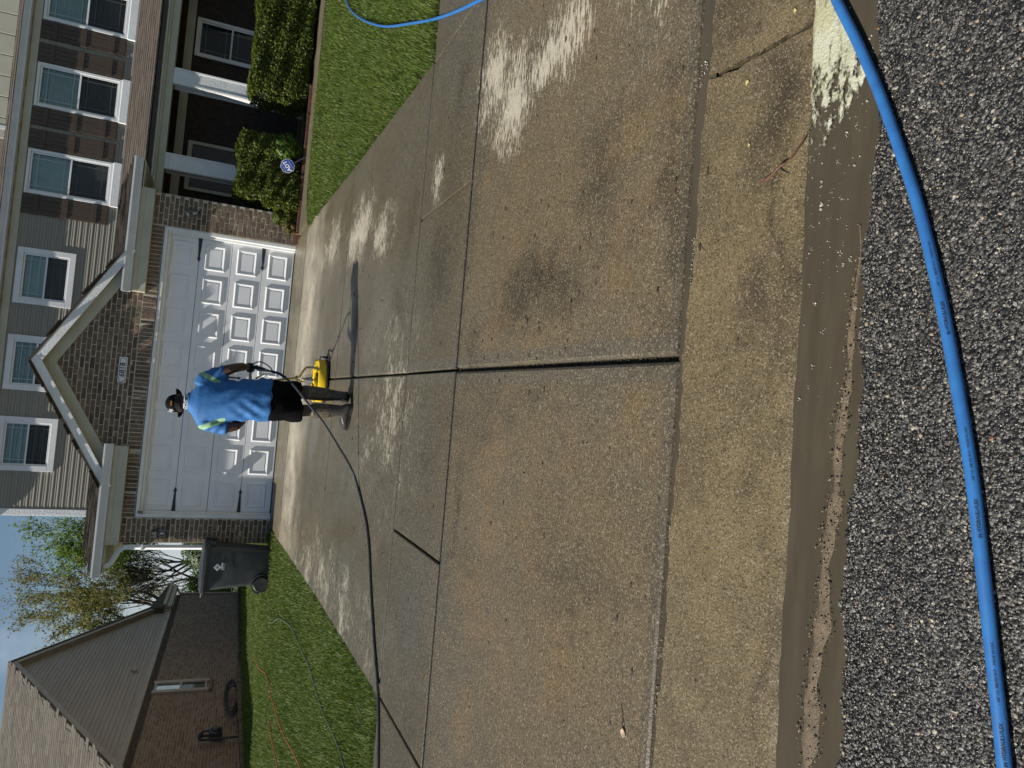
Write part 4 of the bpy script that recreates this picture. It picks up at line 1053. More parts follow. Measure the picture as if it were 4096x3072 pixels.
# a bank of bushes closes the gap between the houses
def blob(c, r, n, seed, size, asp=.6):
    R = np.random.default_rng(seed); d = R.normal(0, 1, (n, 3)); d /= np.linalg.norm(d, axis=1, keepdims=True)
    k = 1-.45*R.random(n)**2; lump = 1+.16*np.sin(d[:, 0]*5+seed)*np.sin(d[:, 1]*6+seed*2)*np.cos(d[:, 2]*5)
    P = np.array(c)+d*np.array(r)*(k*lump)[:, None]
    return leaf_cloud(P, d, size, asp, seed, .8)
for i, (x, y, rx_, rz_, lb) in enumerate(((-10.4, 24.5, 1.5, 1.25, 'dark green bush at the foot of the bare tree beside the brick house'), (-7.9, 24.0, 1.6, 1.35, 'dark green bush behind the wheeled bin'), (-5.2, 24.6, 1.6, 1.3, 'dark green bush mostly hidden by the garage corner'))):
    b = thing('bush', lb, 'bush', (x, y, -.5), group='bushes between the houses')
    V, F_ = blob((0, 0, rz_), (rx_, 1.0, rz_), 5200, 50+i, .07); obj('foliage', npmesh('foliage', V, F_, MAT['bushleaf']), None, b)
    st = MB()
    for k in range(7): a = k*.9; st.tube([(0, 0, -.1), (.25*math.cos(a), .25*math.sin(a), rz_*.6), (.6*math.cos(a), .5*math.sin(a), rz_*1.3)], [.03, .02, .01], 5)
    st.build('stems', MAT['bark'], b)

# ------------------------------------------------------------------ planting bed in front of the porch
tag(strip('planting_bed', list(np.linspace(2.62, 8.0, 20)), lambda x: 1.04, lambda x: -.32, 0, MAT['mulch'], n=6, zf=lambda x, t: g(1.04-1.36*t)-.012+.012*math.sin(x*9+t*5)), kind='structure')
def hedge_box(x0, x1, y0, y1, z0, z1, n, size, seed, asp=.42, rnd_=.18):
    R = np.random.default_rng(seed); c = np.array([(x0+x1)/2, (y0+y1)/2, (z0+z1)/2]); h = np.array([x1-x0, y1-y0, z1-z0])/2
    u = R.uniform(-1, 1, (n, 3)); face = R.choice(3, n, p=[.16, .44, .40]); sg = np.where(R.random(n) < .78, 1, -1)
    sg = np.where(face == 1, -np.abs(sg)*np.where(R.random(n) < .85, 1, -1), np.where(face == 0, np.where(R.random(n) < .5, 1, -1), sg))
    for a in range(3): u[face == a, a] = sg[face == a]
    nrm = np.sign(u)*(np.abs(u) > .999)
    p = np.abs(u); L = (p**9).sum(1)**(1/9.); u = u/L[:, None]
    dep = R.exponential(.05, n); lump = .022*np.sin(u[:, 0]*h[0]*7+seed)+.022*np.sin(u[:, 2]*9+u[:, 0]*5)+.018*np.sin(u[:, 1]*13+u[:, 0]*11)
    P = c+u*h; P = P-nrm*(dep+lump*.9)[:, None]+R.normal(0, .012, (n, 3))
    return leaf_cloud(P, nrm*1.0+np.array([0, 0, .35]), size, asp, seed, .55)
h1 = thing('clipped_hedge', 'long clipped evergreen hedge under the porch window', 'hedge', (6.40, .38, 0))
V, F_ = hedge_box(-1.26, 1.9, -.42, .38, .03, 1.06, 52000, .026, 71); obj('foliage', npmesh('foliage', V, F_, MAT['arborvitae']), None, h1)
st = MB()
for k in range(13): st.tube([(-1.1+k*.22, 0, -.05), (-1.12+k*.22, .02*(-1)**k, .5), (-1.08+k*.22, 0, .9)], [.022, .016, .006], 5)
st.build('stems', MAT['bark'], h1)
MB().box(-1.08, 1.8, -.22, .22, .12, .82, .15).build('inner_shade', simple('painted_inner_shade', (.018, .02, .008), (.03, .024, .012), 20, 1, .9, 40, .05), h1)  # solid dark core; the hedge's inner shade is put into its colour
h2 = thing('evergreen_shrub', 'rounded yellow-green evergreen shrub beside the garage brick pier', 'shrub', (3.60, .12, 0))
V, F_ = hedge_box(-.36, .84, -.32, .40, .30, 1.14, 26000, .026, 72); V2, F2_ = hedge_box(-.50, .2, -.40, .1, .04, .62, 9000, .026, 75)
obj('foliage', npmesh('foliage', np.concatenate([V, V2]), np.concatenate([F_, F2_+len(V)]), MAT['arborvitae']), None, h2)
st = MB()
for k in range(6): st.tube([(-.3+k*.2, 0, -.05), (-.28+k*.2, .02, .5), (-.26+k*.2, 0, .95)], [.022, .016, .006], 5)
st.build('stems', MAT['bark'], h2)
MB().box(-.28, .70, -.18, .2, .40, .92, .15).build('inner_shade', bpy.data.materials['painted_inner_shade'], h2)  # same dark core, shade between the leaves put into the colour
def shrub(name, label, loc, r, n, mat, size, seed, asp):
    s = thing(name, label, 'shrub', loc)
    R = random.Random(seed); VV, FF, k0 = [], [], 0
    for q in range(9):
        a = q*2.4; rr = 0 if q == 0 else R.uniform(.35, .75); sc = .8 if q == 0 else R.uniform(.30, .55)
        c = (r[0]*rr*math.cos(a), r[1]*rr*math.sin(a)*.9, r[2]*(.85+R.uniform(-.35, .75)*(q > 0)))
        V, F_ = blob(c, (r[0]*sc, r[1]*sc, r[2]*sc*1.1), int(n*(.3 if q == 0 else .10)), seed+q, size, asp); VV.append(V); FF.append(F_+k0); k0 += len(V)
    obj('foliage', npmesh('foliage', np.concatenate(VV), np.concatenate(FF), mat), None, s)
    st = MB()
    for k in range(8): a = k*.8; st.tube([(0, 0, -.05), (.3*r[0]*math.cos(a), .3*r[1]*math.sin(a), r[2]*.8), (.75*r[0]*math.cos(a), .75*r[1]*math.sin(a), r[2]*1.5)], [.012, .009, .004], 4)
    st.build('stems', MAT['bark'], s); return s
shrub('broadleaf_shrub', 'bushy broad-leaved shrub at the porch end of the bed', (4.26, -.08, .05), (.30, .20, .36), 3400, MAT['boxleaf'], .030, 81, .6)
shrub('bronze_shrub', 'small bronze-leaved shrub behind the blue yard sign', (3.72, -.06, 0), (.36, .20, .34), 5000, MAT['brownleaf'], .020, 82, .6)
shrub('grassy_shrub', 'low green shrub at the driveway corner of the bed', (3.10, -.02, 0), (.36, .22, .27), 5600, MAT['arborvitae'], .024, 83, .35)
shrub('yellow_shrub', 'tiny yellowish shrub next to the garage door jamb', (2.82, -.12, 0), (.13, .11, .13), 900, MAT['brownleaf'], .020, 84, .6)
# stray leafy shoots that stick out of the long hedge
sp = thing('leafy_shoot', 'single leafy shoot standing above the clipped hedge', 'plant', (5.75, .75, .95))
MB().tube([(0, 0, 0), (.01, 0, .08), (.0, 0, .16)], .003, 4).build('stem', MAT['bark'], sp)
for k in range(6):
    a = k*2.1; V, F_ = leaf_cloud(np.array([[.035*math.cos(a), .02*math.sin(a), .05+.02*k]]), np.array([[0, -1, .6]]), .026, .5, 90+k, .2)
    obj('leaf', npmesh('leaf', V, F_, MAT['boxleaf']), None, sp)
# terracotta edging boards
te = thing('terracotta_edging', 'low terracotta-coloured edging along the planting bed', 'edging', (2.62, -.26, 0))
epts = [(-.03, .10), (.10, .0), (.70, -.015), (1.15, .0), (1.72, -.01), (2.3, .02), (2.85, .03)]
for (a, b) in zip(epts[:-1], epts[1:]):
    d = Vector((b[0]-a[0], b[1]-a[1], 0)); L = d.length; an = math.atan2(d.y, d.x)
    o = MB().box(.004, L-.004, -.010, .010, -.04, .045, .004).build('edging_board', MAT['terracotta'], te, loc=(a[0], a[1], 0)); o.rotation_euler = (0, 0, an)
    o = MB().box(-.022, .022, -.020, -.0105, -.04, .056, .003).build('edging_stake', MAT['terracotta'], te, loc=(b[0]-.03*math.cos(an), b[1]-.03*math.sin(an), 0)); o.rotation_euler = (0, 0, an)
MB().prism([(-.10, -.03), (.06, -.05), (.02, .06), (-.06, .10)], 0, .12, 'z').build('corner_block', MAT['terracotta'], te, loc=(-.02, .06, -.03))

# ------------------------------------------------------------------ grass
def blades(N, xr, yr, keep, seed, hmin, hmax, wid):
    R = np.random.default_rng(seed); x = R.uniform(*xr, N); y = R.uniform(*yr, N)
    d = np.hypot(x-CAM.x, y-CAM.y); k = keep(x, y) & (R.random(N) < np.minimum(1, (7.2/d)**1.35)); x, y, d = x[k], y[k], d[k]; n = len(x)
    z = lawn_z(x, y)-.035
    clump = .75+.5*(np.sin(x*2.1+np.sin(y*1.3)*2)*np.sin(y*1.7+x*.6)*.5+.5)
    h = (hmin+(hmax-hmin)*R.random(n))*clump; a = R.uniform(0, 2*PI, n); w_ = wid*(.7+.6*R.random(n))*np.maximum(1, (d/9)**.8)
    lean = np.stack([np.cos(a), np.sin(a)], -1)*(h*R.uniform(.15, .95, n))[:, None]
    ws = np.stack([-np.sin(a), np.cos(a)], -1)*(w_/2)[:, None]
    b = np.stack([x, y], -1)
    p0 = np.concatenate([b-ws, z[:, None]], 1); p1 = np.concatenate([b+ws, z[:, None]], 1)
    m = np.concatenate([b+lean*.42+ws*.8, (z+h*.62)[:, None]], 1); m2 = np.concatenate([b+lean*.42-ws*.8, (z+h*.62)[:, None]], 1)
    t = np.concatenate([b+lean, (z+h*.92)[:, None]], 1)
    V = np.stack([p0, p1, m, m2, t], 1).reshape(-1, 3); o = (np.arange(n)*5)[:, None]
    F_ = np.concatenate([o+np.array([[0, 1, 2]]), o+np.array([[0, 2, 3]]), o+np.array([[3, 2, 4]])])
    return V, F_
def keepL(x, y):
    e = -2.555-.10*np.exp(-((y+1.0)/1.5)**2)+.03*np.sin(y*9)+.018*np.sin(y*31); b = (x > -8.3) | (y > 9.5) | (y < .6)
    return (x < e) & b & ~((x > -3.0) & (y > -.05)) & (x > -9.0)
V, F_ = blades(330000, (-9.0, -2.55), (-7.985, 6.0), keepL, 201, .045, .085, .0062)
tag(obj('grass_lawn', npmesh('grass_lawn', V, F_, MAT['grass'])), 'sunlit lawn between the driveway and the neighbour\'s house', 'grass', kind='stuff')
V, F_ = blades(90000, (-10.5, -2.95), (6.0, 23.0), lambda x, y: (x > -8.98) | (y > 19.6), 203, .05, .09, .008)
tag(obj('grass_side_yard', npmesh('grass_side_yard', V, F_, MAT['grass'])), 'shaded grass in the side yard between the houses', 'grass', kind='stuff')
V, F_ = blades(150000, (2.52, 7.6), (-7.985, -.80), lambda x, y: (x > 2.540+.02*np.sin(y*8)+.015*np.sin(y*29)) & ((y < -.88) & (y < -1.34+.62*(x-2.6)+.0) | (x > 3.4) & (y < -.86)), 202, .045, .085, .0062)
tag(obj('grass_front_lawn', npmesh('grass_front_lawn', V, F_, MAT['grass'])), 'triangular front lawn between the driveway and the porch path', 'grass', kind='stuff')
# ------------------------------------------------------------------ lettering
def text_mesh(body_, size, extrude=.0, sx=1.0, align='CENTER', bold=0.0):
    cu = bpy.data.curves.new('lettering', 'FONT'); cu.body = body_; cu.size = size; cu.extrude = extrude; cu.align_x = align; cu.align_y = 'CENTER' if align == 'CENTER' else 'BOTTOM_BASELINE'
    cu.offset = bold; cu.resolution_u = 3
    o = bpy.data.objects.new('tmp', cu); COL.objects.link(o); dg = bpy.context.evaluated_depsgraph_get(); dg.update()
    me = bpy.data.meshes.new_from_object(o.evaluated_get(dg)); bpy.data.objects.remove(o); bpy.data.curves.remove(cu)
    if sx != 1: me.transform(Matrix.Diagonal((sx, 1, 1, 1)))
    me.materials.clear(); return me
FACE = Matrix.Rotation(PI/2, 4, 'X')      # stand XY lettering up, facing -Y

# house number
hp = thing('house_number_plaque', 'white plaque with black numerals 6818 on the brick gable', 'sign', (-.033, BY-.012, 2.585))
def plate(W, H, cut):
    return [(-W+cut, -H), (W-cut, -H), (W, -H+cut), (W, H-cut), (W-cut, H), (-W+cut, H), (-W, H-cut), (-W, -H+cut)]
MB().box(-.215, .215, -.012, .006, -.062, .062, .004).build('plaque_board', MAT['white'], hp)
a = plate(.200, .048, .018); b = plate(.194, .042, .018); n = 8
bd = MB().add([(x, -.0135, z) for x, z in a]+[(x, -.0135, z) for x, z in b], [(i, (i+1) % n, (i+1) % n+n, i+n) for i in range(n)])
bd.build('border_line', MAT['ink'], hp)
tm = text_mesh('6818', .105, .001, 1.15, bold=.0015); obj('numerals', tm, MAT['ink'], hp, mw=Matrix.Translation((0, -.0145, 0)) @ FACE)

# wall lanterns
def lantern(label, x, z):
    l = thing('wall_lantern', label, 'lantern', (x, BY-.004, z), group='lanterns flanking the garage door')
    MB().lathe([(0, 0), (.055, 0), (.05, -.015), (0, -.02)], (0, 0, .03), 'y', 14).build('back_plate', MAT['black'], l)
    MB().tube([(0, -.01, .05), (0, -.06, .085), (0, -.10, .075)], .010, 6).build('arm', MAT['black'], l)
    cap = MB().loft([((0, -.10, .035), (.078, 0, 0), (0, .078, 0)), ((0, -.10, .045), (.072, 0, 0), (0, .072, 0)), ((0, -.10, .095), (.032, 0, 0), (0, .032, 0)), ((0, -.10, .115), (.012, 0, 0), (0, .012, 0)), ((0, -.10, .125), (.014, 0, 0), (0, .014, 0))], 6); cap.build('lantern_cap', MAT['black'], l)
    MB().loft([((0, -.10, -.115), (.052, 0, 0), (0, .052, 0)), ((0, -.10, -.100), (.060, 0, 0), (0, .060, 0))], 6).build('lantern_base', MAT['black'], l)
    ca = MB()
    for k in range(6):
        t = 2*PI*k/6; ca.tube([(.056*math.cos(t), -.10+.056*math.sin(t), -.10), (.064*math.cos(t), -.10+.064*math.sin(t), .035)], .005, 4)
    ca.build('cage', MAT['black'], l)
    MB().loft([((0, -.10, -.10), (.049, 0, 0), (0, .049, 0)), ((0, -.10, .034), (.056, 0, 0), (0, .056, 0))], 6).build('lantern_pane', MAT['lamp_glass'], l)
    MB().ball((0, -.10, -.045), (.022, .022, .042)).build('bulb', MAT['white'], l, smooth=True)
lantern('black wall lantern on the brick pier above the wheeled bin', -2.735, 1.775)
lantern('black wall lantern on the brick pier beside the evergreen shrub', 2.77, 1.775)

sc_ = thing('security_camera', 'small white security camera with black face at the garage door corner', 'camera', (-2.40, -.045, 2.095))
MB().box(-.022, .022, -.05, .02, -.04, .045, .012).build('camera_body', MAT['white'], sc_, smooth=True)
MB().box(-.018, .018, -.054, -.0505, -.034, .040, .001).build('camera_face', MAT['black'], sc_)
MB().lathe([(0, -.003), (.010, -.003), (.010, 0), (0, 0)], (0, -.054, .0), 'y', 12).build('lens', MAT['decal'], sc_)
MB().tube([(0, 0, -.04), (0, .02, -.075)], .012, 6).build('camera_mount', MAT['white'], sc_)

# security yard sign
ys_ = thing('yard_sign', 'tilted blue octagonal security sign with white letters in the shrubs', 'sign', (3.87, -.31, .30))
ys_.rotation_euler = (math.radians(-6), math.radians(-36), math.radians(-8)); ys_.scale = (.92, .92, .92)
def octa(r): return [(r*math.cos(PI/8+k*PI/4), r*math.sin(PI/8+k*PI/4)) for k in range(8)]
MAT['sign_blue'] = simple('sign_blue', (.010, .045, .24), (.012, .05, .26), 8, .4)
MB().prism(octa(.137), -.004, .004).build('sign_rim', MAT['decal'], ys_); MB().prism(octa(.128), -.0062, -.0045).build('sign_face', MAT['sign_blue'], ys_)
obj('sign_letters', text_mesh('ADT', .105, .0006, 1.0, bold=.0025), MAT['white'], ys_, mw=Matrix.Translation((0, -.0075, .005)) @ FACE)
obj('small_print', text_mesh('SECURED BY', .026, .0005), MAT['decal'], ys_, mw=Matrix.Translation((0, -.0075, .078)) @ FACE)
obj('small_print', text_mesh('24/7 SECURITY', .024, .0005), MAT['decal'], ys_, mw=Matrix.Translation((0, -.0075, -.068)) @ FACE)
MB().tube([(0, .006, .10), (.0, .006, -.42)], .006, 6).build('stake', MAT['grey_metal'], ys_)

# ------------------------------------------------------------------ wheeled bin
bn = thing('wheeled_bin', 'charcoal wheeled refuse bin with white diamond decal beside the garage', 'bin', (-3.23, -.36, -.045))
def rrect(cx_, cy_, z, w_, d_, r=.05, n=4):
    pts = []
    for (sx, sy, a0) in ((1, 1, 0), (-1, 1, PI/2), (-1, -1, PI), (1, -1, 1.5*PI)):
        for k in range(n+1):
            a = a0+PI/2*k/n; pts.append((cx_+sx*(w_-r)+r*math.cos(a), cy_+sy*(d_-r)+r*math.sin(a), z))
    return pts
def rloft(rows, cap=True):
    m = MB(); n = len(rows[0]); vs = [p for r in rows for p in r]; fs = []
    for i in range(len(rows)-1):
        for k in range(n): fs.append((i*n+k, i*n+(k+1) % n, (i+1)*n+(k+1) % n, (i+1)*n+k))
    if cap: fs += [tuple(range(n-1, -1, -1)), tuple((len(rows)-1)*n+k for k in range(n))]
    return m.add(vs, fs)
rloft([rrect(.0, 0, .03, .285, .23, .05), rrect(.0, 0, .07, .295, .24, .06), rrect(-.005, 0, .60, .335, .265, .06), rrect(-.01, 0, .93, .365, .285, .06), rrect(-.01, 0, 1.02, .375, .29, .06)]).build('bin_body', MAT['bin'], bn, smooth=True)
rloft([rrect(-.01, 0, .985, .395, .305, .06), rrect(-.01, 0, 1.005, .405, .315, .06), rrect(-.01, 0, 1.045, .405, .315, .06)]).build('rim', MAT['bin'], bn, smooth=True)
rloft([rrect(-.015, 0, 1.048, .425, .33, .05), rrect(-.015, 0, 1.085, .425, .33, .06), rrect(-.015, 0, 1.12, .36, .28, .10), rrect(-.015, 0, 1.135, .24, .18, .12)]).build('lid', MAT['bin'], bn, smooth=True)
for s in (-1, 1): MB().box(.37, .43, s*.2-.03, s*.2+.03, .90, 1.03, .01).build('lift_bracket', MAT['bin'], bn)
MB().tube([(-.42, -.24, 1.06), (-.48, -.24, 1.07), (-.48, .24, 1.07), (-.42, .24, 1.06)], .018, 8).build('handle', MAT['bin'], bn, smooth=True)
for yy in (-.12, .10): 
    MB().box(-.10+yy*0, .27, -.2915 if yy < 0 else .2875, -.2875 if yy < 0 else .2915, .70, .708).build('ridge', MAT['bin'], bn)
for s in (-1, 1):
    wl = empty('wheel', (-.285, s*.285, .135), parent=bn)
    MB().lathe([(.085, -.028), (.118, -.030), (.130, -.018), (.130, .018), (.118, .030), (.085, .028)], (0, 0, 0), 'y', 28).build('tyre', MAT['black_rubber'], wl, smooth=True)
    sp_ = MB(); sp_.lathe([(0, -.026), (.026, -.026), (.026, .026), (0, .026)], (0, 0, 0), 'y', 14)
    sp_.lathe([(.072, -.022), (.088, -.022), (.088, .022), (.072, .022)], (0, 0, 0), 'y', 28)
    for k in range(8):
        a = k*PI/4; sp_.tube([(.02*math.cos(a), -.018, .02*math.sin(a)), (.08*math.cos(a), -.018, .08*math.sin(a))], .008, 5)
    sp_.build('rim', MAT['bin'], wl)
    tr_ = MB()
    for k in range(40):
        a = k*2*PI/40; c_, s_ = math.cos(a), math.sin(a); tr_.tube([(.131*c_, -.026, .131*s_), (.131*c_, .026, .131*s_)], .005, 4)
    tr_.build('tread', MAT['black_rubber'], wl)
arch = MB()
for s in (-1, 1):
    for k in range(12):
        a0, a1 = PI*(-.05+1.02*k/12), PI*(-.05+1.02*(k+1)/12)
        arch.add([(-.285+r_*math.cos(a), s*.262+d_, .135+r_*math.sin(a)) for a in (a0, a1) for r_ in (.150, .172) for d_ in (-.03, .03)],
                 [(0, 1, 3, 2), (4, 6, 7, 5), (0, 4, 5, 1), (2, 3, 7, 6), (0, 2, 6, 4), (1, 5, 7, 3)])
arch.build('wheel_arch', MAT['bin'], bn)
DT = Matrix.Translation((.02, -.300, .845)) @ Matrix.Rotation(math.radians(3.3), 4, 'X')
dm = MB().prism([(0, .075), (.062, .014), (0, -.047), (-.062, .014)], -.0016, 0); obj('decal', dm.mesh('decal'), MAT['decal'], bn, mw=DT)
for k in range(4): obj('decal_line', MB().box(-.036+.009*k, .040-.010*k, -.0026, -.0018, .0+.011*k, .005+.011*k).mesh('decal_line'), MAT['bin'], bn, mw=DT)
obj('decal_letters', text_mesh('DPW', .052, .0006, bold=.002), MAT['decal'], bn, mw=DT @ Matrix.Translation((.016, -.0032, -.066)) @ FACE)
obj('decal_bar', MB().box(-.05, .074, -.0016, 0, -.098, -.094).mesh('decal_bar'), MAT['decal'], bn, mw=DT)

# ------------------------------------------------------------------ hoses and cords on the ground
def smooth_path(pts, n=14):
    P = [Vector(p) for p in pts]; P = [P[0]*2-P[1]]+P+[P[-1]*2-P[-2]]; out = []
    for i in range(1, len(P)-2):
        for k in range(n):
            t = k/n; a, b, c, d = P[i-1], P[i], P[i+1], P[i+2]
            out.append(.5*((2*b)+(c-a)*t+(2*a-5*b+4*c-d)*t*t+(3*b-a-3*c+d)*t**3))
    out.append(P[-2]); return out
HR = .0142
hw = [(-1.75, -12.60), (-1.2, -12.545), (-.89, -12.50), (-.66, -12.462), (-.47, -12.43), (-.30, -12.40), (-.10, -12.355), (.11, -12.30), (.32, -12.235), (.50, -12.165), (.70, -12.08), (.87, -12.00), (1.05, -11.91), (1.3, -11.80), (1.7, -11.66)]
def hz(x, y): return max(g(y), -.568, float(np.interp(y, [-12.06, -11.95, -11.8], [-.565, -.566, -.556])))
hp_ = smooth_path([(x, y, hz(x, y)+HR+.004) for x, y in hw], 12)
bh = thing('blue_hose', 'thick blue rubber hose lying across the wet asphalt in the foreground', 'hose', (0, -12.3, -.55))
def shift(pts, o): return [Vector(p)-Vector(o) for p in pts]
MB().tube(shift(hp_, (0, -12.3, -.55)), HR, 18).build('hose_tube', MAT['hose_blue'], bh, smooth=True)
# printed text wrapped round the hose
S = [0.0]
for a, b in zip(hp_[:-1], hp_[1:]): S.append(S[-1]+(b-a).length)
def wrap(me, s0, phi0):
    vs = np.empty(len(me.vertices)*3); me.vertices.foreach_get('co', vs); vs = vs.reshape(-1, 3); out = []
    for x, y, z_ in vs:
        s_ = s0+x; i = max(0, min(len(S)-2, int(np.searchsorted(S, s_))-1)); t = (s_-S[i])/(S[i+1]-S[i])
        p = hp_[i].lerp(hp_[i+1], t); d = (hp_[i+1]-hp_[i]).normalized(); side = d.cross(Vector((0, 0, 1))).normalized(); upv = side.cross(d)
        f_ = phi0+y/HR; out.append(p+(side*math.cos(f_)+upv*math.sin(f_))*(HR+.0004)-Vector((0, -12.3, -.55)))
    me.vertices.foreach_set('co', np.array([q[:] for q in out]).ravel()); me.update(); return me
def s_at(x): return float(np.interp(x, [p.x for p in hp_], S))
for x0 in (-.425, .02, -.87):
    obj('hose_lettering', wrap(text_mesh('HYDRAULI-FLEX', .0098, 0, .98, 'LEFT', .0003), s_at(x0), math.radians(38)), MAT['ink_hose'], bh)
    obj('hose_lettering', wrap(text_mesh('- 5/8" I.D. 300 PSI W.P. - MADE IN USA', .0074, 0, 1.0, 'LEFT'), s_at(x0)+.105, math.radians(40)), MAT['ink_hose'], bh)
    obj('hose_lettering', wrap(text_mesh('(H)', .0080, 0, .8, 'LEFT', .0003), s_at(x0)-.012, math.radians(38)), MAT['ink_hose'], bh)

def ground_hose(name, label, cat, pts, r, mat, off=0.0, n=10, part='hose_tube'):
    o = (pts[0][0], pts[0][1], pts[0][2]); t = thing(name, label, cat, o)
    MB().tube(shift(smooth_path(pts, n), o), r, 10).build(part, MAT[mat], t, smooth=True); return t
L_ = lambda x, y, d=0.0: (x, y, float(lawn_z(x, y))+d)
ground_hose('blue_hose', 'blue rubber hose curving over the front lawn onto the sidewalk', 'hose',
            [L_(6.3, -2.6, .03), L_(5.46, -3.35, .035), L_(4.73, -4.34, .035), L_(3.8, -5.97, .035), L_(3.16, -7.35, .03), (2.80, -8.2, g(-8.2)+.014), (2.47, -9.08, g(-9.08)+.013), (2.25, -9.9, g(-9.9)+.013), (2.1, -11.0, g(-11)+.013)], .013, 'hose_blue')
ground_hose('garden_hose', 'grey-green thin hose half sunk in the lawn near the bin', 'hose',
            [L_(-4.2, -1.0, -0.016), L_(-3.97, -1.3, 0.009), L_(-3.85, -1.68, 0.014), L_(-3.59, -2.36, 0.019), L_(-3.41, -3.12, 0.019), L_(-3.31, -3.74, 0.019), L_(-3.31, -4.33, 0.017), L_(-3.31, -4.8, 0.013), L_(-3.33, -5.1, -0.001), L_(-3.38, -5.5, 0.003), L_(-3.41, -6.0, 0.011), L_(-3.41, -6.22, 0.015), L_(-3.37, -6.67, 0.023), L_(-3.37, -6.98, 0.025), L_(-3.41, -7.27, 0.025), L_(-3.5, -7.8, 0.019)], .0085, 'hose_green')
ground_hose('orange_cord', 'longer orange cord lying in the grass', 'cord', [L_(-5.3, .9, .04), L_(-5.09, -.2, .03), L_(-4.8, -1.3, .02), L_(-4.69, -1.97, .045), L_(-4.69, -2.51, .05), L_(-4.62, -3.47, .055), L_(-4.54, -4.14, .055), L_(-4.39, -4.87, .055), L_(-4.35, -5.14, .055), L_(-4.33, -5.38, .05), L_(-4.3, -6.2, .05)], .007, 'cord', part='cord_strand')
ground_hose('orange_cord', 'shorter orange cord nearer the neighbour\'s house', 'cord', [L_(-5.12, -2.3, .03), L_(-5.11, -2.58, .045), L_(-5.11, -3.02, .055), L_(-5.10, -3.42, .055), L_(-5.10, -3.77, .055), L_(-5.05, -4.6, .05)], .007, 'cord', part='cord_strand')
# black pressure hose from the gun down across the driveway
ph = [(-.008, -5.86, .60), (-.015, -5.90, .557), (-.032, -6.0, .493), (-.067, -6.1, .439), (-.149, -6.2, .352), (-.243, -6.28, .273), (-.359, -6.36, .175), (-.474, -6.44, .077), (-.617, -6.5, -.024), (-.723, -6.55, -.094), (-.88, -6.66, -.19), (-1.05, -6.76, g(-6.76)+.014), (-1.38, -7.28, g(-7.28)+.011), (-1.83, -7.58, g(-7.58)+.011), (-2.2, -7.84, g(-7.84)+.011), (-2.48, -8.06, g(-8.06)+.012), (-2.95, -8.24, g(-8.24)+.011), (-3.6, -8.40, g(-8.4)+.011)]
pz_ = ground_hose('pressure_hose', 'black pressure hose running from the worker\'s spray gun across the driveway', 'hose', ph, .011, 'hose_black')
MB().tube(shift(smooth_path(ph[1:4], 6), ph[0]), .0145, 10).build('hose_sleeve', simple('navy_sleeve', (.012, .018, .05), rough=.5), pz_, smooth=True)

# fallen bits
tw = thing('twig', 'bent wet brown twig lying over the kerb edge', 'twig', (.55, -11.68, -.53))
tp = smooth_path([(0, 0, 0.004), (.012, -.04, .006), (.03, -.075, .006), (.045, -.10, -.006), (.09, -.135, -.018), (.135, -.155, -.030)], 5)
MB().tube(tp, [max(.0015, .0060*(1-.8*i/len(tp))) for i in range(len(tp))], 6).build('stem', simple('twig_bark', (.13, .065, .03), (.06, .032, .018), 60, .35, .4, 150), tw, smooth=True)
MB().tube([(.02, -.055, .006), (.0, -.075, .004), (-.012, -.098, .0)], [.003, .002, .001], 5).build('side_shoot', bpy.data.materials['twig_bark'], tw)
for i, (x, y, s_, lb) in enumerate(((.919, -11.576, .010, 'pale fallen petal in the middle of the kerb below the crack'), (1.082, -11.754, .008, 'pale fallen petal beside the foam at the kerb edge'), (.699, -11.602, .007, 'small yellow petal on the kerb left of the twig'))):
    me = MB().add([(0, 0, 0)]+[(s_*(1+.25*math.sin(3*q+i))*math.cos(q*PI/4), s_*.75*(1+.2*math.cos(2*q+i))*math.sin(q*PI/4), .002+.002*math.sin(q*1.7+i)) for q in range(8)], [(0, q+1, (q+1) % 8+1) for q in range(8)]).mesh('petal'); me.materials.append(MAT['petal'])
    tag(obj('petal', me, None, None, loc=(x, y, float(np.interp(y, [-11.8, -11.33], [-.555, -.50]))+.003)), lb, 'petal', 'petals fallen on the kerb')
dl = thing('dead_leaf', 'curled pale brown dead leaf at the edge of the driveway apron', 'leaf', (-1.40, -11.18, g(-11.18)))
MB().add([(-.019, .002, .004), (-.008, -.011, .002), (.008, -.009, .006), (.019, 0, .009), (.006, .012, .012), (-.009, .009, .008), (0, 0, .003)], [(i, (i+1) % 6, 6) for i in range(6)]).build('leaf_blade', simple('dead_leaf', (.42, .30, .20), (.3, .2, .12), 50, .7), dl)
MB().tube([(.025, 0, .009), (.05, .012, .003), (.10, .03, .003), (.18, .032, .002), (.24, .05, .002)], .0018, 4).build('leaf_stalk', bpy.data.materials['twig_bark'], dl)
Vd, Fd = [], []; nn = 0; R = np.random.default_rng(77)
for k in range(420):
    if k < 120: x, y = R.normal(.35, .3), R.normal(-10.2, .5)
    else: x, y = R.uniform(-2, 2), R.uniform(-11.3, -4)
    if abs(y+9.2) < .05 or abs(y+8.03) < .05 or abs(x) < .03: continue
    s_ = R.uniform(.0025, .008); V = ICO[0]*s_*np.array([R.uniform(.6, 2.2), R.uniform(.5, 1), .45])*(1+.5*R.random((12, 1))); Vd.append(V+np.array([x, y, g(y)+s_*.2])); Fd.append(ICO[1]+nn); nn += 12
tag(obj('driveway_debris', npmesh('driveway_debris', np.concatenate(Vd), np.concatenate(Fd), simple('debris', (.022, .017, .012), (.06, .042, .022), 90, .6, vary=.5))), 'dark crumbs of dirt and bark scattered on the driveway', 'debris', kind='stuff')
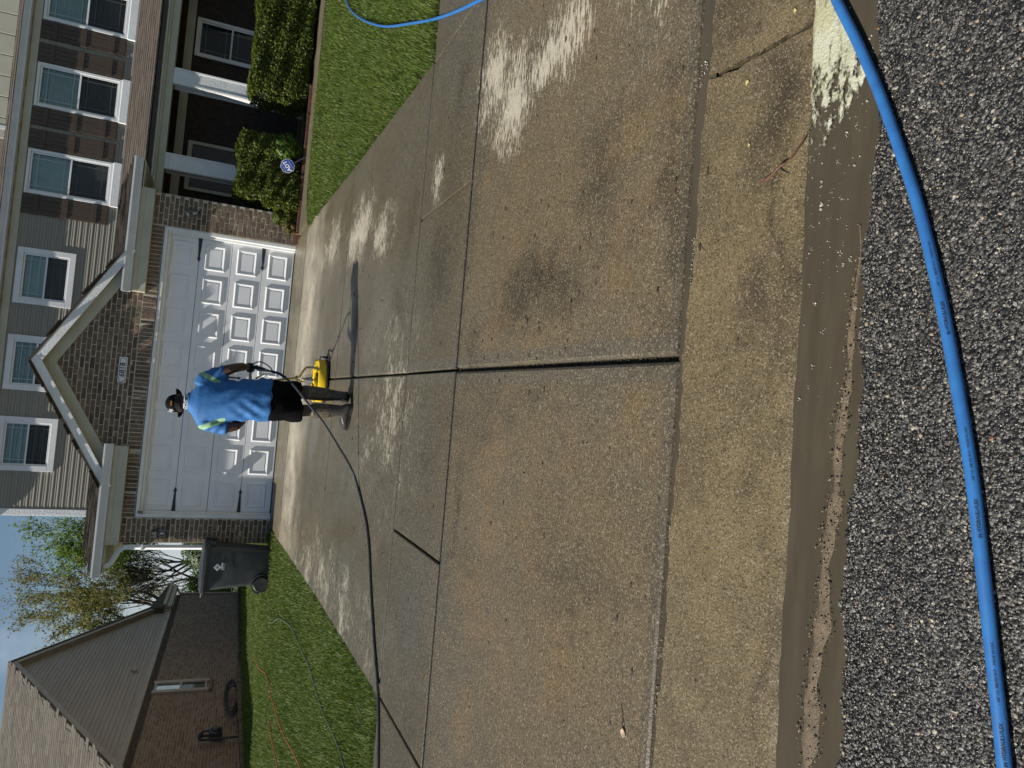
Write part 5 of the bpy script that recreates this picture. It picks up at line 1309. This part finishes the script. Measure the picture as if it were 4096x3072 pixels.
# moss and dirt caught in the middle joint
Vd, Fd = [], []; nn = 0
for k in range(700):
    y = R.uniform(-11.3, -5.2); x = R.normal(.002, .003); s_ = R.uniform(.002, .005)*(1.2 if y < -9.2 else .8)
    V = ICO[0]*s_*np.array([.8, 1.6, .7])*(1+.4*R.random((12, 1))); Vd.append(V+np.array([x, y, g(y)-.034+s_*.3])); Fd.append(ICO[1]+nn); nn += 12
tag(obj('joint_moss', npmesh('joint_moss', np.concatenate(Vd), np.concatenate(Fd), simple('joint_moss', (.05, .045, .018), (.028, .022, .012), 60, .9, vary=.5))), 'mossy dirt packed in the middle driveway joint', 'moss', kind='stuff')
# ------------------------------------------------------------------ the surface cleaner
GZ_ = g(-4.45)
mc = thing('surface_cleaner', 'yellow pressure-washer surface cleaner on the driveway ahead of the worker', 'machine', (-.03, -4.45, GZ_))
MB().lathe([(.255, .012), (.268, .012), (.268, .034), (.255, .034)], (0, 0, 0), 'z', 40).build('brush_skirt', MAT['black_rubber'], mc)
MB().lathe([(.20, .034), (.262, .034), (.266, .045), (.264, .105), (.255, .118), (.20, .122), (.198, .110), (.245, .104), (.250, .050), (.20, .046)], (0, 0, 0), 'z', 40).build('deck', MAT['yellow'], mc, smooth=True)
MB().lathe([(0, .046), (.205, .046), (.205, .075), (.10, .088), (0, .088)], (0, 0, 0), 'z', 32).build('deck_plate', MAT['black_rubber'], mc, smooth=True)
for k, a in enumerate((.35, 1.25, 2.2, 3.3, 4.2, 5.2)):
    ca, sa = math.cos(a), math.sin(a); b_ = a+.45
    MB().tube([(.245*ca, .245*sa, .112), (.15*math.cos(b_), .15*math.sin(b_), .152), (.05*ca, .05*sa, .150)], [.020, .024, .022], 8).build('spoke', MAT['yellow'], mc, smooth=True)
MB().lathe([(0, .085), (.055, .085), (.055, .15), (.038, .19), (.03, .235), (.02, .26), (0, .26)], (0, 0, 0), 'z', 16).build('swivel', MAT['grey_metal'], mc, smooth=True)
MB().lathe([(0, .24), (.022, .24), (.022, .275), (.014, .29), (0, .29)], (0, 0, 0), 'z', 12).build('brass_fitting', simple('brass', (.5, .36, .14), rough=.35, metal=.8), mc)
for s in (-1, 1):
    MB().tube([(.265*s, -.02, .10), (.30*s, -.02, .10), (.30*s, -.02, .04)], .010, 6).build('caster_fork', MAT['grey_metal'], mc)
    MB().lathe([(0, -.012), (.030, -.012), (.034, 0), (.030, .012), (0, .012)], (.30*s, -.02, .037), 'x', 16).build('caster', MAT['black_rubber'], mc, smooth=True)
    MB().box(s*.245-.02, s*.245+.02, -.05, .03, .10, .15, .008).build('handle_bracket', MAT['yellow'], mc)
# yoke and long handle back to the worker's hands
yk = MB()
for s in (-1, 1): yk.tube(smooth_path([(.16*s, .0, .10), (.155*s, -.01, .23), (.13*s, -.08, .275), (.03*s, -.30, .35), (.0+.015*s, -.42, .40)], 6), .0135, 8)
yk.build('yoke', MAT['grey_metal'], mc, smooth=True)
hx = lambda p: Vector(p)-Vector((-.03, -4.45, GZ_))
MB().tube([(0, -.40, .39), hx((-.13, -5.60, .67)), hx((-.15, -5.70, .70))], .0135, 8).build('wand', MAT['grey_metal'], mc, smooth=True)
MB().tube([hx((-.43, -5.72, .735)), hx((.055, -5.72, .765))], .014, 8).build('crossbar', MAT['grey_metal'], mc, smooth=True)
for (a, b) in (((-.045, -5.74, .63), (-.10, -5.70, .70)), ((-.04, -5.78, .57), (-.12, -5.64, .66))): MB().tube([hx(a), hx(b)], .010, 6).build('bracket_bar', MAT['grey_metal'], mc)

# ------------------------------------------------------------------ the worker
PO = Vector((-.30, -6.05, g(-6.05)))
class PB(MB):
    def fin(s, voxel=.011, sm=4):
        s.v = [tuple(Vector(q)-PO) for q in s.v]; return remeshed(s, voxel, sm)
def ring(c, w_, d_, rot=0.0, tilt=0.0):
    ca, sa = math.cos(rot), math.sin(rot)
    return (c, (w_*ca, w_*sa, tilt), (-d_*sa, d_*ca, 0))
TR = .10
torso = [ring((-.378, -5.975, 1.285), .060, .055, TR), ring((-.376, -5.975, 1.255), .105, .075, TR, .0), ring((-.370, -5.98, 1.215), .185, .098, TR), ring((-.362, -5.985, 1.15), .205, .115, TR), ring((-.350, -6.00, 1.02), .200, .128, TR), ring((-.335, -6.03, .88), .192, .128, TR), ring((-.318, -6.055, .72), .190, .132, TR), ring((-.308, -6.065, .58), .193, .135, TR), ring((-.305, -6.065, .47), .185, .13, TR)]
b = PB(); b.loft(torso[::-1], 24)
HC = Vector((-.405, -5.905, 1.388)); HT = Matrix.Rotation(math.radians(-9), 3, 'Y') @ Matrix.Rotation(math.radians(-14), 3, 'X')
def hd(p): return tuple(HC+HT @ Vector(p))
def hball(mb, c, r, seg=16, rings_=10):
    R_ = []
    for i in range(rings_+1):
        t = PI*i/rings_; k = max(math.sin(t), .02); R_.append((hd((c[0], c[1], c[2]-r[2]*math.cos(t))), HT @ Vector((r[0]*k, 0, 0)), HT @ Vector((0, r[1]*k, 0))))
    mb.loft(R_, seg)
hball(b, (0, -.005, .02), (.078, .098, .092)); hball(b, (0, .03, -.045), (.060, .070, .068))      # skull and jaw
hball(b, (0, .098, -.018), (.014, .022, .024), 8, 6); hball(b, (0, .088, -.058), (.026, .014, .010), 8, 6)   # nose, lips
hball(b, (0, .086, .025), (.050, .016, .012), 8, 6)                                                # brow
for s in (-1, 1): hball(b, (s*.080, -.005, -.012), (.011, .022, .032), 8, 6)                       # ears
b.tube([tuple(HC+Vector((.004, -.015, -.03))), (-.392, -5.955, 1.30), (-.380, -5.975, 1.24)], [.060, .060, .078], 16)
RA = [(-.165, -5.975, 1.195), (-.10, -5.985, 1.10), (-.035, -6.015, .955), (-.015, -6.01, .905), (.004, -5.93, .845), (.010, -5.825, .795)]
LA = [(-.565, -5.985, 1.165), (-.60, -6.00, 1.06), (-.605, -6.03, .92), (-.590, -6.03, .855), (-.535, -5.93, .80), (-.455, -5.81, .755)]
for A in (RA, LA): b.tube(A, [.070, .060, .052, .047, .043, .030], 14)
LL = [(-.40, -6.065, .50), (-.395, -6.06, .34), (-.382, -6.055, .20), (-.374, -6.075, .06), (-.352, -6.105, -.13)]
RL = [(-.215, -6.05, .50), (-.205, -6.03, .34), (-.198, -6.00, .22), (-.20, -6.01, .06), (-.206, -6.035, -.10)]
for A in (LL, RL): b.tube(A, [.090, .078, .060, .058, .040], 14)
body_me = b.fin(.011, 3)
wk = tag(obj('person', body_me, MAT['skin'], None, loc=PO), 'worker in blue shirt, black shorts and rubber boots, back turned, pushing the yellow cleaner', 'person')
for s in (-1, 1):
    e_ = MB(); c = Vector(hd((s*.030, .082, .006)))-PO; e_.ball(c, .0115, 10, 8); e_.build('eye', MAT['white'], wk, smooth=True)

# shirt with folds
def shirt_mat():
    m, nt, p = newmat('blue_sport_shirt'); P = pos(nt); sep = nd(nt, 'ShaderNodeSeparateXYZ', {0: P}); X, Z = sep.outputs[0], sep.outputs[2]
    n = noise(nt, P, 9, 3); c = mixc(nt, maprange(nt, n, .3, .7), (.020, .135, .36), (.016, .108, .30))
    def bandmask(nx, nz, c0, hw, conds):
        v = mathn(nt, 'ADD', mathn(nt, 'MULTIPLY', X, nx), mathn(nt, 'MULTIPLY', Z, nz)); v = mathn(nt, 'SUBTRACT', v, c0)
        k = maprange(nt, mathn(nt, 'ABSOLUTE', v), hw, hw+.002, 1, 0)
        st = maprange(nt, mathn(nt, 'FRACT', mathn(nt, 'MULTIPLY', v, 105.0)), .46, .54)
        k = mathn(nt, 'MULTIPLY', k, st)
        for (sock, lo, hi) in conds:
            if lo is not None: k = mathn(nt, 'MULTIPLY', k, mathn(nt, 'GREATER_THAN', sock, lo))
            if hi is not None: k = mathn(nt, 'MULTIPLY', k, mathn(nt, 'LESS_THAN', sock, hi))
        return k
    k1 = bandmask(.90, .43, -.062, .024, [(X, None, -.515), (Z, .955, 1.20)])
    k2 = bandmask(.90, -.43, -.605, .022, [(X, -.175, None), (Z, 1.03, 1.24)])
    c = mixc(nt, mathn(nt, 'MAXIMUM', k1, k2), c, (.45, .70, .10))
    nt.links.new(c, p.inputs['Base Color']); p.inputs['Roughness'].default_value = .72; p.inputs['Sheen Weight'].default_value = .05
    wv = noise(nt, P, 5, 3, .5, stretch=(1, 1, .8)); nt.links.new(bump(nt, wv, .5, .03), p.inputs['Normal'])
    return m
sh = PB()
sr = [ring((-.303, -6.07, .552), .216, .150, TR), ring((-.304, -6.07, .60), .215, .152, TR), ring((-.318, -6.06, .74), .208, .150, TR), ring((-.336, -6.035, .88), .207, .146, TR), ring((-.351, -6.005, 1.02), .213, .146, TR), ring((-.364, -5.99, 1.14), .224, .132, TR), ring((-.372, -5.985, 1.215), .203, .113, TR), ring((-.378, -5.98, 1.265), .120, .086, TR), ring((-.381, -5.975, 1.305), .074, .070, TR)]
sh.loft(sr, 28)
sh.tube([(-.22, -5.98, 1.19), (-.165, -5.975, 1.175), (-.105, -5.985, 1.08), (-.064, -6.0, .990)], [.085, .088, .074, .066], 18)
sh.tube([(-.52, -5.985, 1.155), (-.565, -5.99, 1.13), (-.598, -6.005, 1.03), (-.607, -6.025, .922)], [.085, .088, .076, .070], 18)
me = sh.fin(.009, 5)
vs = np.empty(len(me.vertices)*3, np.float32); me.vertices.foreach_get('co', vs); vs = vs.reshape(-1, 3)
ns = np.empty(len(me.vertices)*3, np.float32); me.vertices.foreach_get('normal', ns); ns = ns.reshape(-1, 3)
wx, wz = vs[:, 0]+PO.x, vs[:, 2]+PO.z
t = (wx+.36)*.75+(wz-.9)*.62
fold = .0075*np.sin(t*58+1.5*np.sin(wz*9))*np.exp(-((wz-.86)/.20)**2)*(.35+.65*np.clip((wx+.5)/.3, 0, 1))
fold += .006*np.sin((wx*.9-wz*.55)*62+2)*np.exp(-((wz-.74)/.13)**2)*np.clip((-.25-wx)/.2, 0, 1)
fold += .0065*np.sin(wx*46+np.sin(wz*14)*1.3)*np.clip((.72-wz)/.16, 0, 1)
fold += .004*np.sin((wx*.5+wz*.9)*85)*(np.abs(wx+.35) > .19)*np.clip((1.2-wz)/.1, 0, 1)
fold *= np.clip((1.24-wz)/.06, 0, 1)
vs = vs+ns*(fold*1.35)[:, None]
me.vertices.foreach_set('co', vs.ravel()); me.update()
obj('shirt', me, shirt_mat(), wk)
MB().tube([tuple(Vector((-.381+.078*math.cos(a), -5.972+.074*math.sin(a), 1.303+.012*math.sin(a)))-PO) for a in np.linspace(0, 2*PI, 25)], .008, 6, cap=False).build('collar', simple('collar_blue', (.016, .10, .33), rough=.7), wk, smooth=True)
MB().lathe([(.068, 0), (.073, .006), (.071, .05), (.064, .055), (.06, .0)], tuple(Vector((-.386, -5.965, 1.283))-PO), 'z', 20).build('neck_gaiter', None, wk, smooth=True)
gm_, nt, p = newmat('patterned_gaiter'); nn_ = noise(nt, pos(nt), 75, 2); nt.links.new(mixc(nt, maprange(nt, nn_, .46, .52), (.75, .75, .74), (.02, .02, .02)), p.inputs['Base Color']); p.inputs['Roughness'].default_value = .8
wk.children[-1].data.materials.append(gm_) if not [o for o in wk.children if o.name.startswith('neck_gaiter')][0].data.materials else None
ga = [o for o in wk.children if o.name.startswith('neck_gaiter')][0]; ga.data.materials.clear(); ga.data.materials.append(gm_)

# shorts
s_ = PB()
s_.loft([ring((-.40, -6.062, .243), .108, .112, .05), ring((-.398, -6.062, .34), .110, .116, .05), ring((-.385, -6.064, .45), .112, .125), ring((-.36, -6.065, .52), .10, .12)], 20)
s_.loft([ring((-.196, -6.025, .268), .098, .105), ring((-.20, -6.035, .36), .104, .112), ring((-.215, -6.05, .46), .108, .122), ring((-.25, -6.06, .52), .10, .12)], 20)
s_.loft([ring((-.306, -6.065, .43), .200, .128, TR), ring((-.305, -6.066, .52), .210, .140, TR), ring((-.306, -6.066, .61), .204, .140, TR)], 24)
me = s_.fin(.010, 4)
vs = np.empty(len(me.vertices)*3, np.float32); me.vertices.foreach_get('co', vs); vs = vs.reshape(-1, 3); ns = np.empty_like(vs.ravel()); me.vertices.foreach_get('normal', ns); ns = ns.reshape(-1, 3)
vs = vs+ns*(.006*np.sin((vs[:, 0]*1.0+vs[:, 2]*.4)*60)*np.clip((.75-vs[:, 2])/.2, 0, 1))[:, None]; me.vertices.foreach_set('co', vs.ravel()); me.update()
obj('shorts', me, simple('black_shorts', (.003, .003, .0035), (.005, .005, .0055), 12, .85, .3, 30, .01, spec=.08), wk)

# rubber boots
def boot_mat():
    m, nt, p = newmat('muddy_rubber_boot'); P = pos(nt); n = noise(nt, P, 22, 5, .65); n2 = noise(nt, P, 60, 4, .7, stretch=(1, 1, .35)); Z = nd(nt, 'ShaderNodeSeparateXYZ', {0: P}).outputs[2]
    c = mixc(nt, maprange(nt, n, .35, .7), (.024, .021, .017), (.050, .042, .033))
    camo = mixc(nt, maprange(nt, n2, .42, .6), (.035, .025, .014), (.17, .12, .065)); camo = mixc(nt, maprange(nt, noise(nt, P, 34, 2), .58, .64, 0, .8), camo, (.055, .07, .025))
    k = mathn(nt, 'MULTIPLY', maprange(nt, Z, -.02, -.01), maprange(nt, Z, .20, .21, 1, 0)); c = mixc(nt, mathn(nt, 'MULTIPLY', k, .85), c, camo)
    nt.links.new(c, p.inputs['Base Color']); nt.links.new(maprange(nt, Z, -.15, .0, .30, .55), p.inputs['Roughness']); nt.links.new(bump(nt, n, .25, .01), p.inputs['Normal']); return m
BM = boot_mat(); SOLE = simple('boot_sole', (.010, .010, .010), (.02, .018, .015), 30, .5)
def boot(shaft, heel, toe, zheel, zgr, w0=.043, w1=.052):
    q = PB(); q.loft([((c[0], c[1], c[2]), (r, 0, 0), (0, r*1.08, 0)) for c, r in shaft], 20)
    h, t_ = Vector(heel), Vector(toe); d = (t_-h); L = d.length; d.normalize(); sd = Vector((-d.y, d.x, 0))
    def zz(s): return zheel*max(0.0, 1-s)**1.4
    rows = [(-.02, .034, .030, .055), (.10, w0+.006, .05, .10), (.30, w0+.008, .06, .13), (.50, w0+.008, .055, .105), (.72, w1+.004, .042, .080), (.90, w1*.9, .032, .064), (1.0, w1*.45, .022, .040)]
    q.loft([(h+d*(L*s)+Vector((0, 0, zgr+.012+zz(max(s, 0))+hh)), sd*wd, Vector((0, 0, hh))) for s, wd, _, hh in [(s, a, b_, c_*.5) for s, a, b_, c_ in rows]], 18)
    o = obj('boot', q.fin(.010, 4), BM, wk)
    so_ = MB(); n = 9; top = []; bot = []
    outl = [(-.01, .03), (.06, w0+.002), (.25, w0), (.42, w0-.004), (.60, w0+.006), (.78, w1+.002), (.92, w1*.78), (1.02, .018)]
    loop = [(s, a) for s, a in outl]+[(s, -a) for s, a in outl[::-1]]
    V = [h+d*(L*s)+sd*a+Vector((0, 0, zgr+zz(max(s, 0))+.026))-PO for s, a in loop]; V2 = [h+d*(L*s)+sd*a*.97+Vector((0, 0, zgr+zz(max(s, 0))+.001+(.010 if .36 < s < .55 else 0)))-PO for s, a in loop]
    m = len(loop); so_.add(V+V2, [tuple(range(m)), tuple(range(2*m-1, m-1, -1))]+[(i, i+m, (i+1) % m+m, (i+1) % m) for i in range(m)])
    obj('boot_sole', so_.mesh('boot_sole'), SOLE, wk)
boot([((-.352, -6.110, -.150), .052), ((-.355, -6.105, -.10), .055), ((-.368, -6.08, -.01), .072), ((-.374, -6.068, .08), .079), ((-.378, -6.060, .158), .076)], (-.292, -6.148, 0), (-.545, -5.995, 0), 0.0, g(-6.1))
boot([((-.206, -6.045, -.115), .050), ((-.206, -6.035, -.07), .056), ((-.203, -6.012, .04), .070), ((-.199, -6.0, .16), .074), ((-.198, -5.995, .255), .072)], (-.198, -6.095, 0), (-.225, -5.83, 0), .052, g(-5.95))

# cap
q = PB(); R_ = []
for i in range(9):
    t_ = PI*.5*i/8; k = max(math.cos(t_), .03); R_.append((hd((0, -.008, .022+.092*math.sin(t_))), HT @ Vector((.089*k, 0, 0)), HT @ Vector((0, .109*k, 0))))
q.loft([(hd((0, -.008, .002)), HT @ Vector((.088, 0, 0)), HT @ Vector((0, .108, 0)))]+R_, 24)
CAPM = simple('black_cap', (.004, .004, .0045), (.007, .007, .0075), 30, .85, .3, 200, .002, spec=.1)
obj('cap', q.fin(.008, 2), CAPM, wk)
pts = []
for sgn, zoff in ((1, .006), (-1, -.006)):
    for a in np.linspace(0, PI, 15): pts.append(Vector(hd((.140*math.cos(a), .030+.125*math.sin(a), .020+zoff*.8-.02*math.sin(a))))-PO)
n = 15; F_ = [tuple(range(n)), tuple(range(2*n-1, n-1, -1))]+[(i, i+n, (i+1) % n+n, (i+1) % n) for i in range(n)]
MB().add(pts, F_).build('cap_brim', CAPM, wk)
obj('cap_tag', MB().box(-.022, .022, -.004, .0, -.006, .006).mesh('cap_tag'), simple('orange_tag', (.55, .22, .02), rough=.7), wk, mw=Matrix.Translation(Vector(hd((.005, -.116, .030)))-PO))
st5 = [(.034*(1 if k % 2 == 0 else .42)*math.cos(PI/2+k*PI/5+.3), .034*(1 if k % 2 == 0 else .42)*math.sin(PI/2+k*PI/5+.3)) for k in range(10)]
obj('cap_mark', MB().prism(st5, -.003, 0).mesh('cap_mark'), MAT['white'], wk, mw=Matrix.Translation(Vector(hd((-.064, -.086, .046)))-PO) @ Matrix.Rotation(-.72, 4, 'Z') @ Matrix.Rotation(.35, 4, 'X'))
hair = PB(); hair.loft([(hd((0, -.012, -.045)), HT @ Vector((.070, 0, 0)), HT @ Vector((0, .086, 0))), (hd((0, -.012, .0)), HT @ Vector((.081, 0, 0)), HT @ Vector((0, .101, 0))), (hd((0, -.012, .03)), HT @ Vector((.082, 0, 0)), HT @ Vector((0, .103, 0)))], 22)
me = hair.fin(.008, 2); bm = bmesh.new(); bm.from_mesh(me)
kill = [v for v in bm.verts if (HT.transposed() @ (v.co+PO-HC)).y > .035]; bmesh.ops.delete(bm, geom=kill, context='VERTS'); bm.to_mesh(me); bm.free()
obj('hair', me, simple('cropped_black_hair', (.012, .009, .008), (.02, .015, .013), 90, .9, .6, 260, .004), wk)

# gloved hands closed round the crossbar
def glove(wrist, knuckle, side):
    q = PB(); w_, k_ = Vector(wrist), Vector(knuckle); d = (k_-w_).normalized(); sd = Vector((1, 0, .05)).normalized(); dn = Vector((0, .25, -1)).normalized()
    q.loft([(w_, sd*.030, dn*.024), (w_.lerp(k_, .4), sd*.042, dn*.022), (k_, sd*.044, dn*.018)], 14)
    for i, (off, L) in enumerate(((-.033, .085), (-.011, .095), (.011, .090), (.033, .072))):
        a0 = k_+sd*off; a1 = a0+(d*.55+dn*.25)*L*.42; a2 = a1+dn*L*.36; a3 = a2+(dn*.25-d)*L*.30
        q.tube([k_.lerp(w_, .25)+sd*off, a0, a1, a2, a3], [.0105, .0105, .0100, .0095, .008], 8)
    th0 = w_.lerp(k_, .35)+sd*(-.038*side); q.tube([th0, th0+d*.03+dn*.018+sd*(-.012*side), th0+d*.045+dn*.045+sd*(.004*side), th0+d*.035+dn*.062+sd*(.016*side)], [.013, .012, .011, .009], 8)
    obj('glove', q.fin(.006, 2), simple('black_glove', (.012, .012, .013), (.02, .02, .02), 40, .7, .3, 200, .002), wk)
glove((.010, -5.835, .800), (.016, -5.755, .775), 1)
glove((-.460, -5.818, .757), (-.400, -5.745, .745), -1)

# spray gun in the right hand
gn = thing('spray_gun', 'black and steel trigger gun held in the worker\'s gloved hand', 'spray gun', (.012, -5.78, .70))
G0 = Vector((.012, -5.78, .70)); gx = lambda p: Vector(p)-G0
MB().tube([gx((.016, -5.775, .735)), gx((.008, -5.80, .66)), gx((-.002, -5.83, .615))], [.019, .021, .015], 10).build('gun_body', MAT['black'], gn, smooth=True)
MB().tube([gx((-.012, -5.825, .70)), gx((-.012, -5.845, .60)), gx((-.012, -5.855, .575))], [.008, .009, .009], 8).build('gun_pipe', MAT['grey_metal'], gn, smooth=True)
MB().tube([gx((-.004, -5.84, .615)), gx((-.008, -5.858, .595))], .015, 8).build('coupling', bpy.data.materials['brass'], gn, smooth=True)
MB().tube([gx(q) for q in smooth_path([(.030, -5.80, .756), (.070, -5.84, .705), (.068, -5.85, .645), (.030, -5.86, .58), (-.006, -5.87, .552)], 5)], .006, 8).build('trigger_loop', MAT['black_rubber'], gn, smooth=True)
MB().prism([(-.004, .0), (.004, .0), (.006, -.07), (.0, -.075)], -.006, .006).build('trigger', MAT['black'], gn, loc=gx((.032, -5.80, .745)))
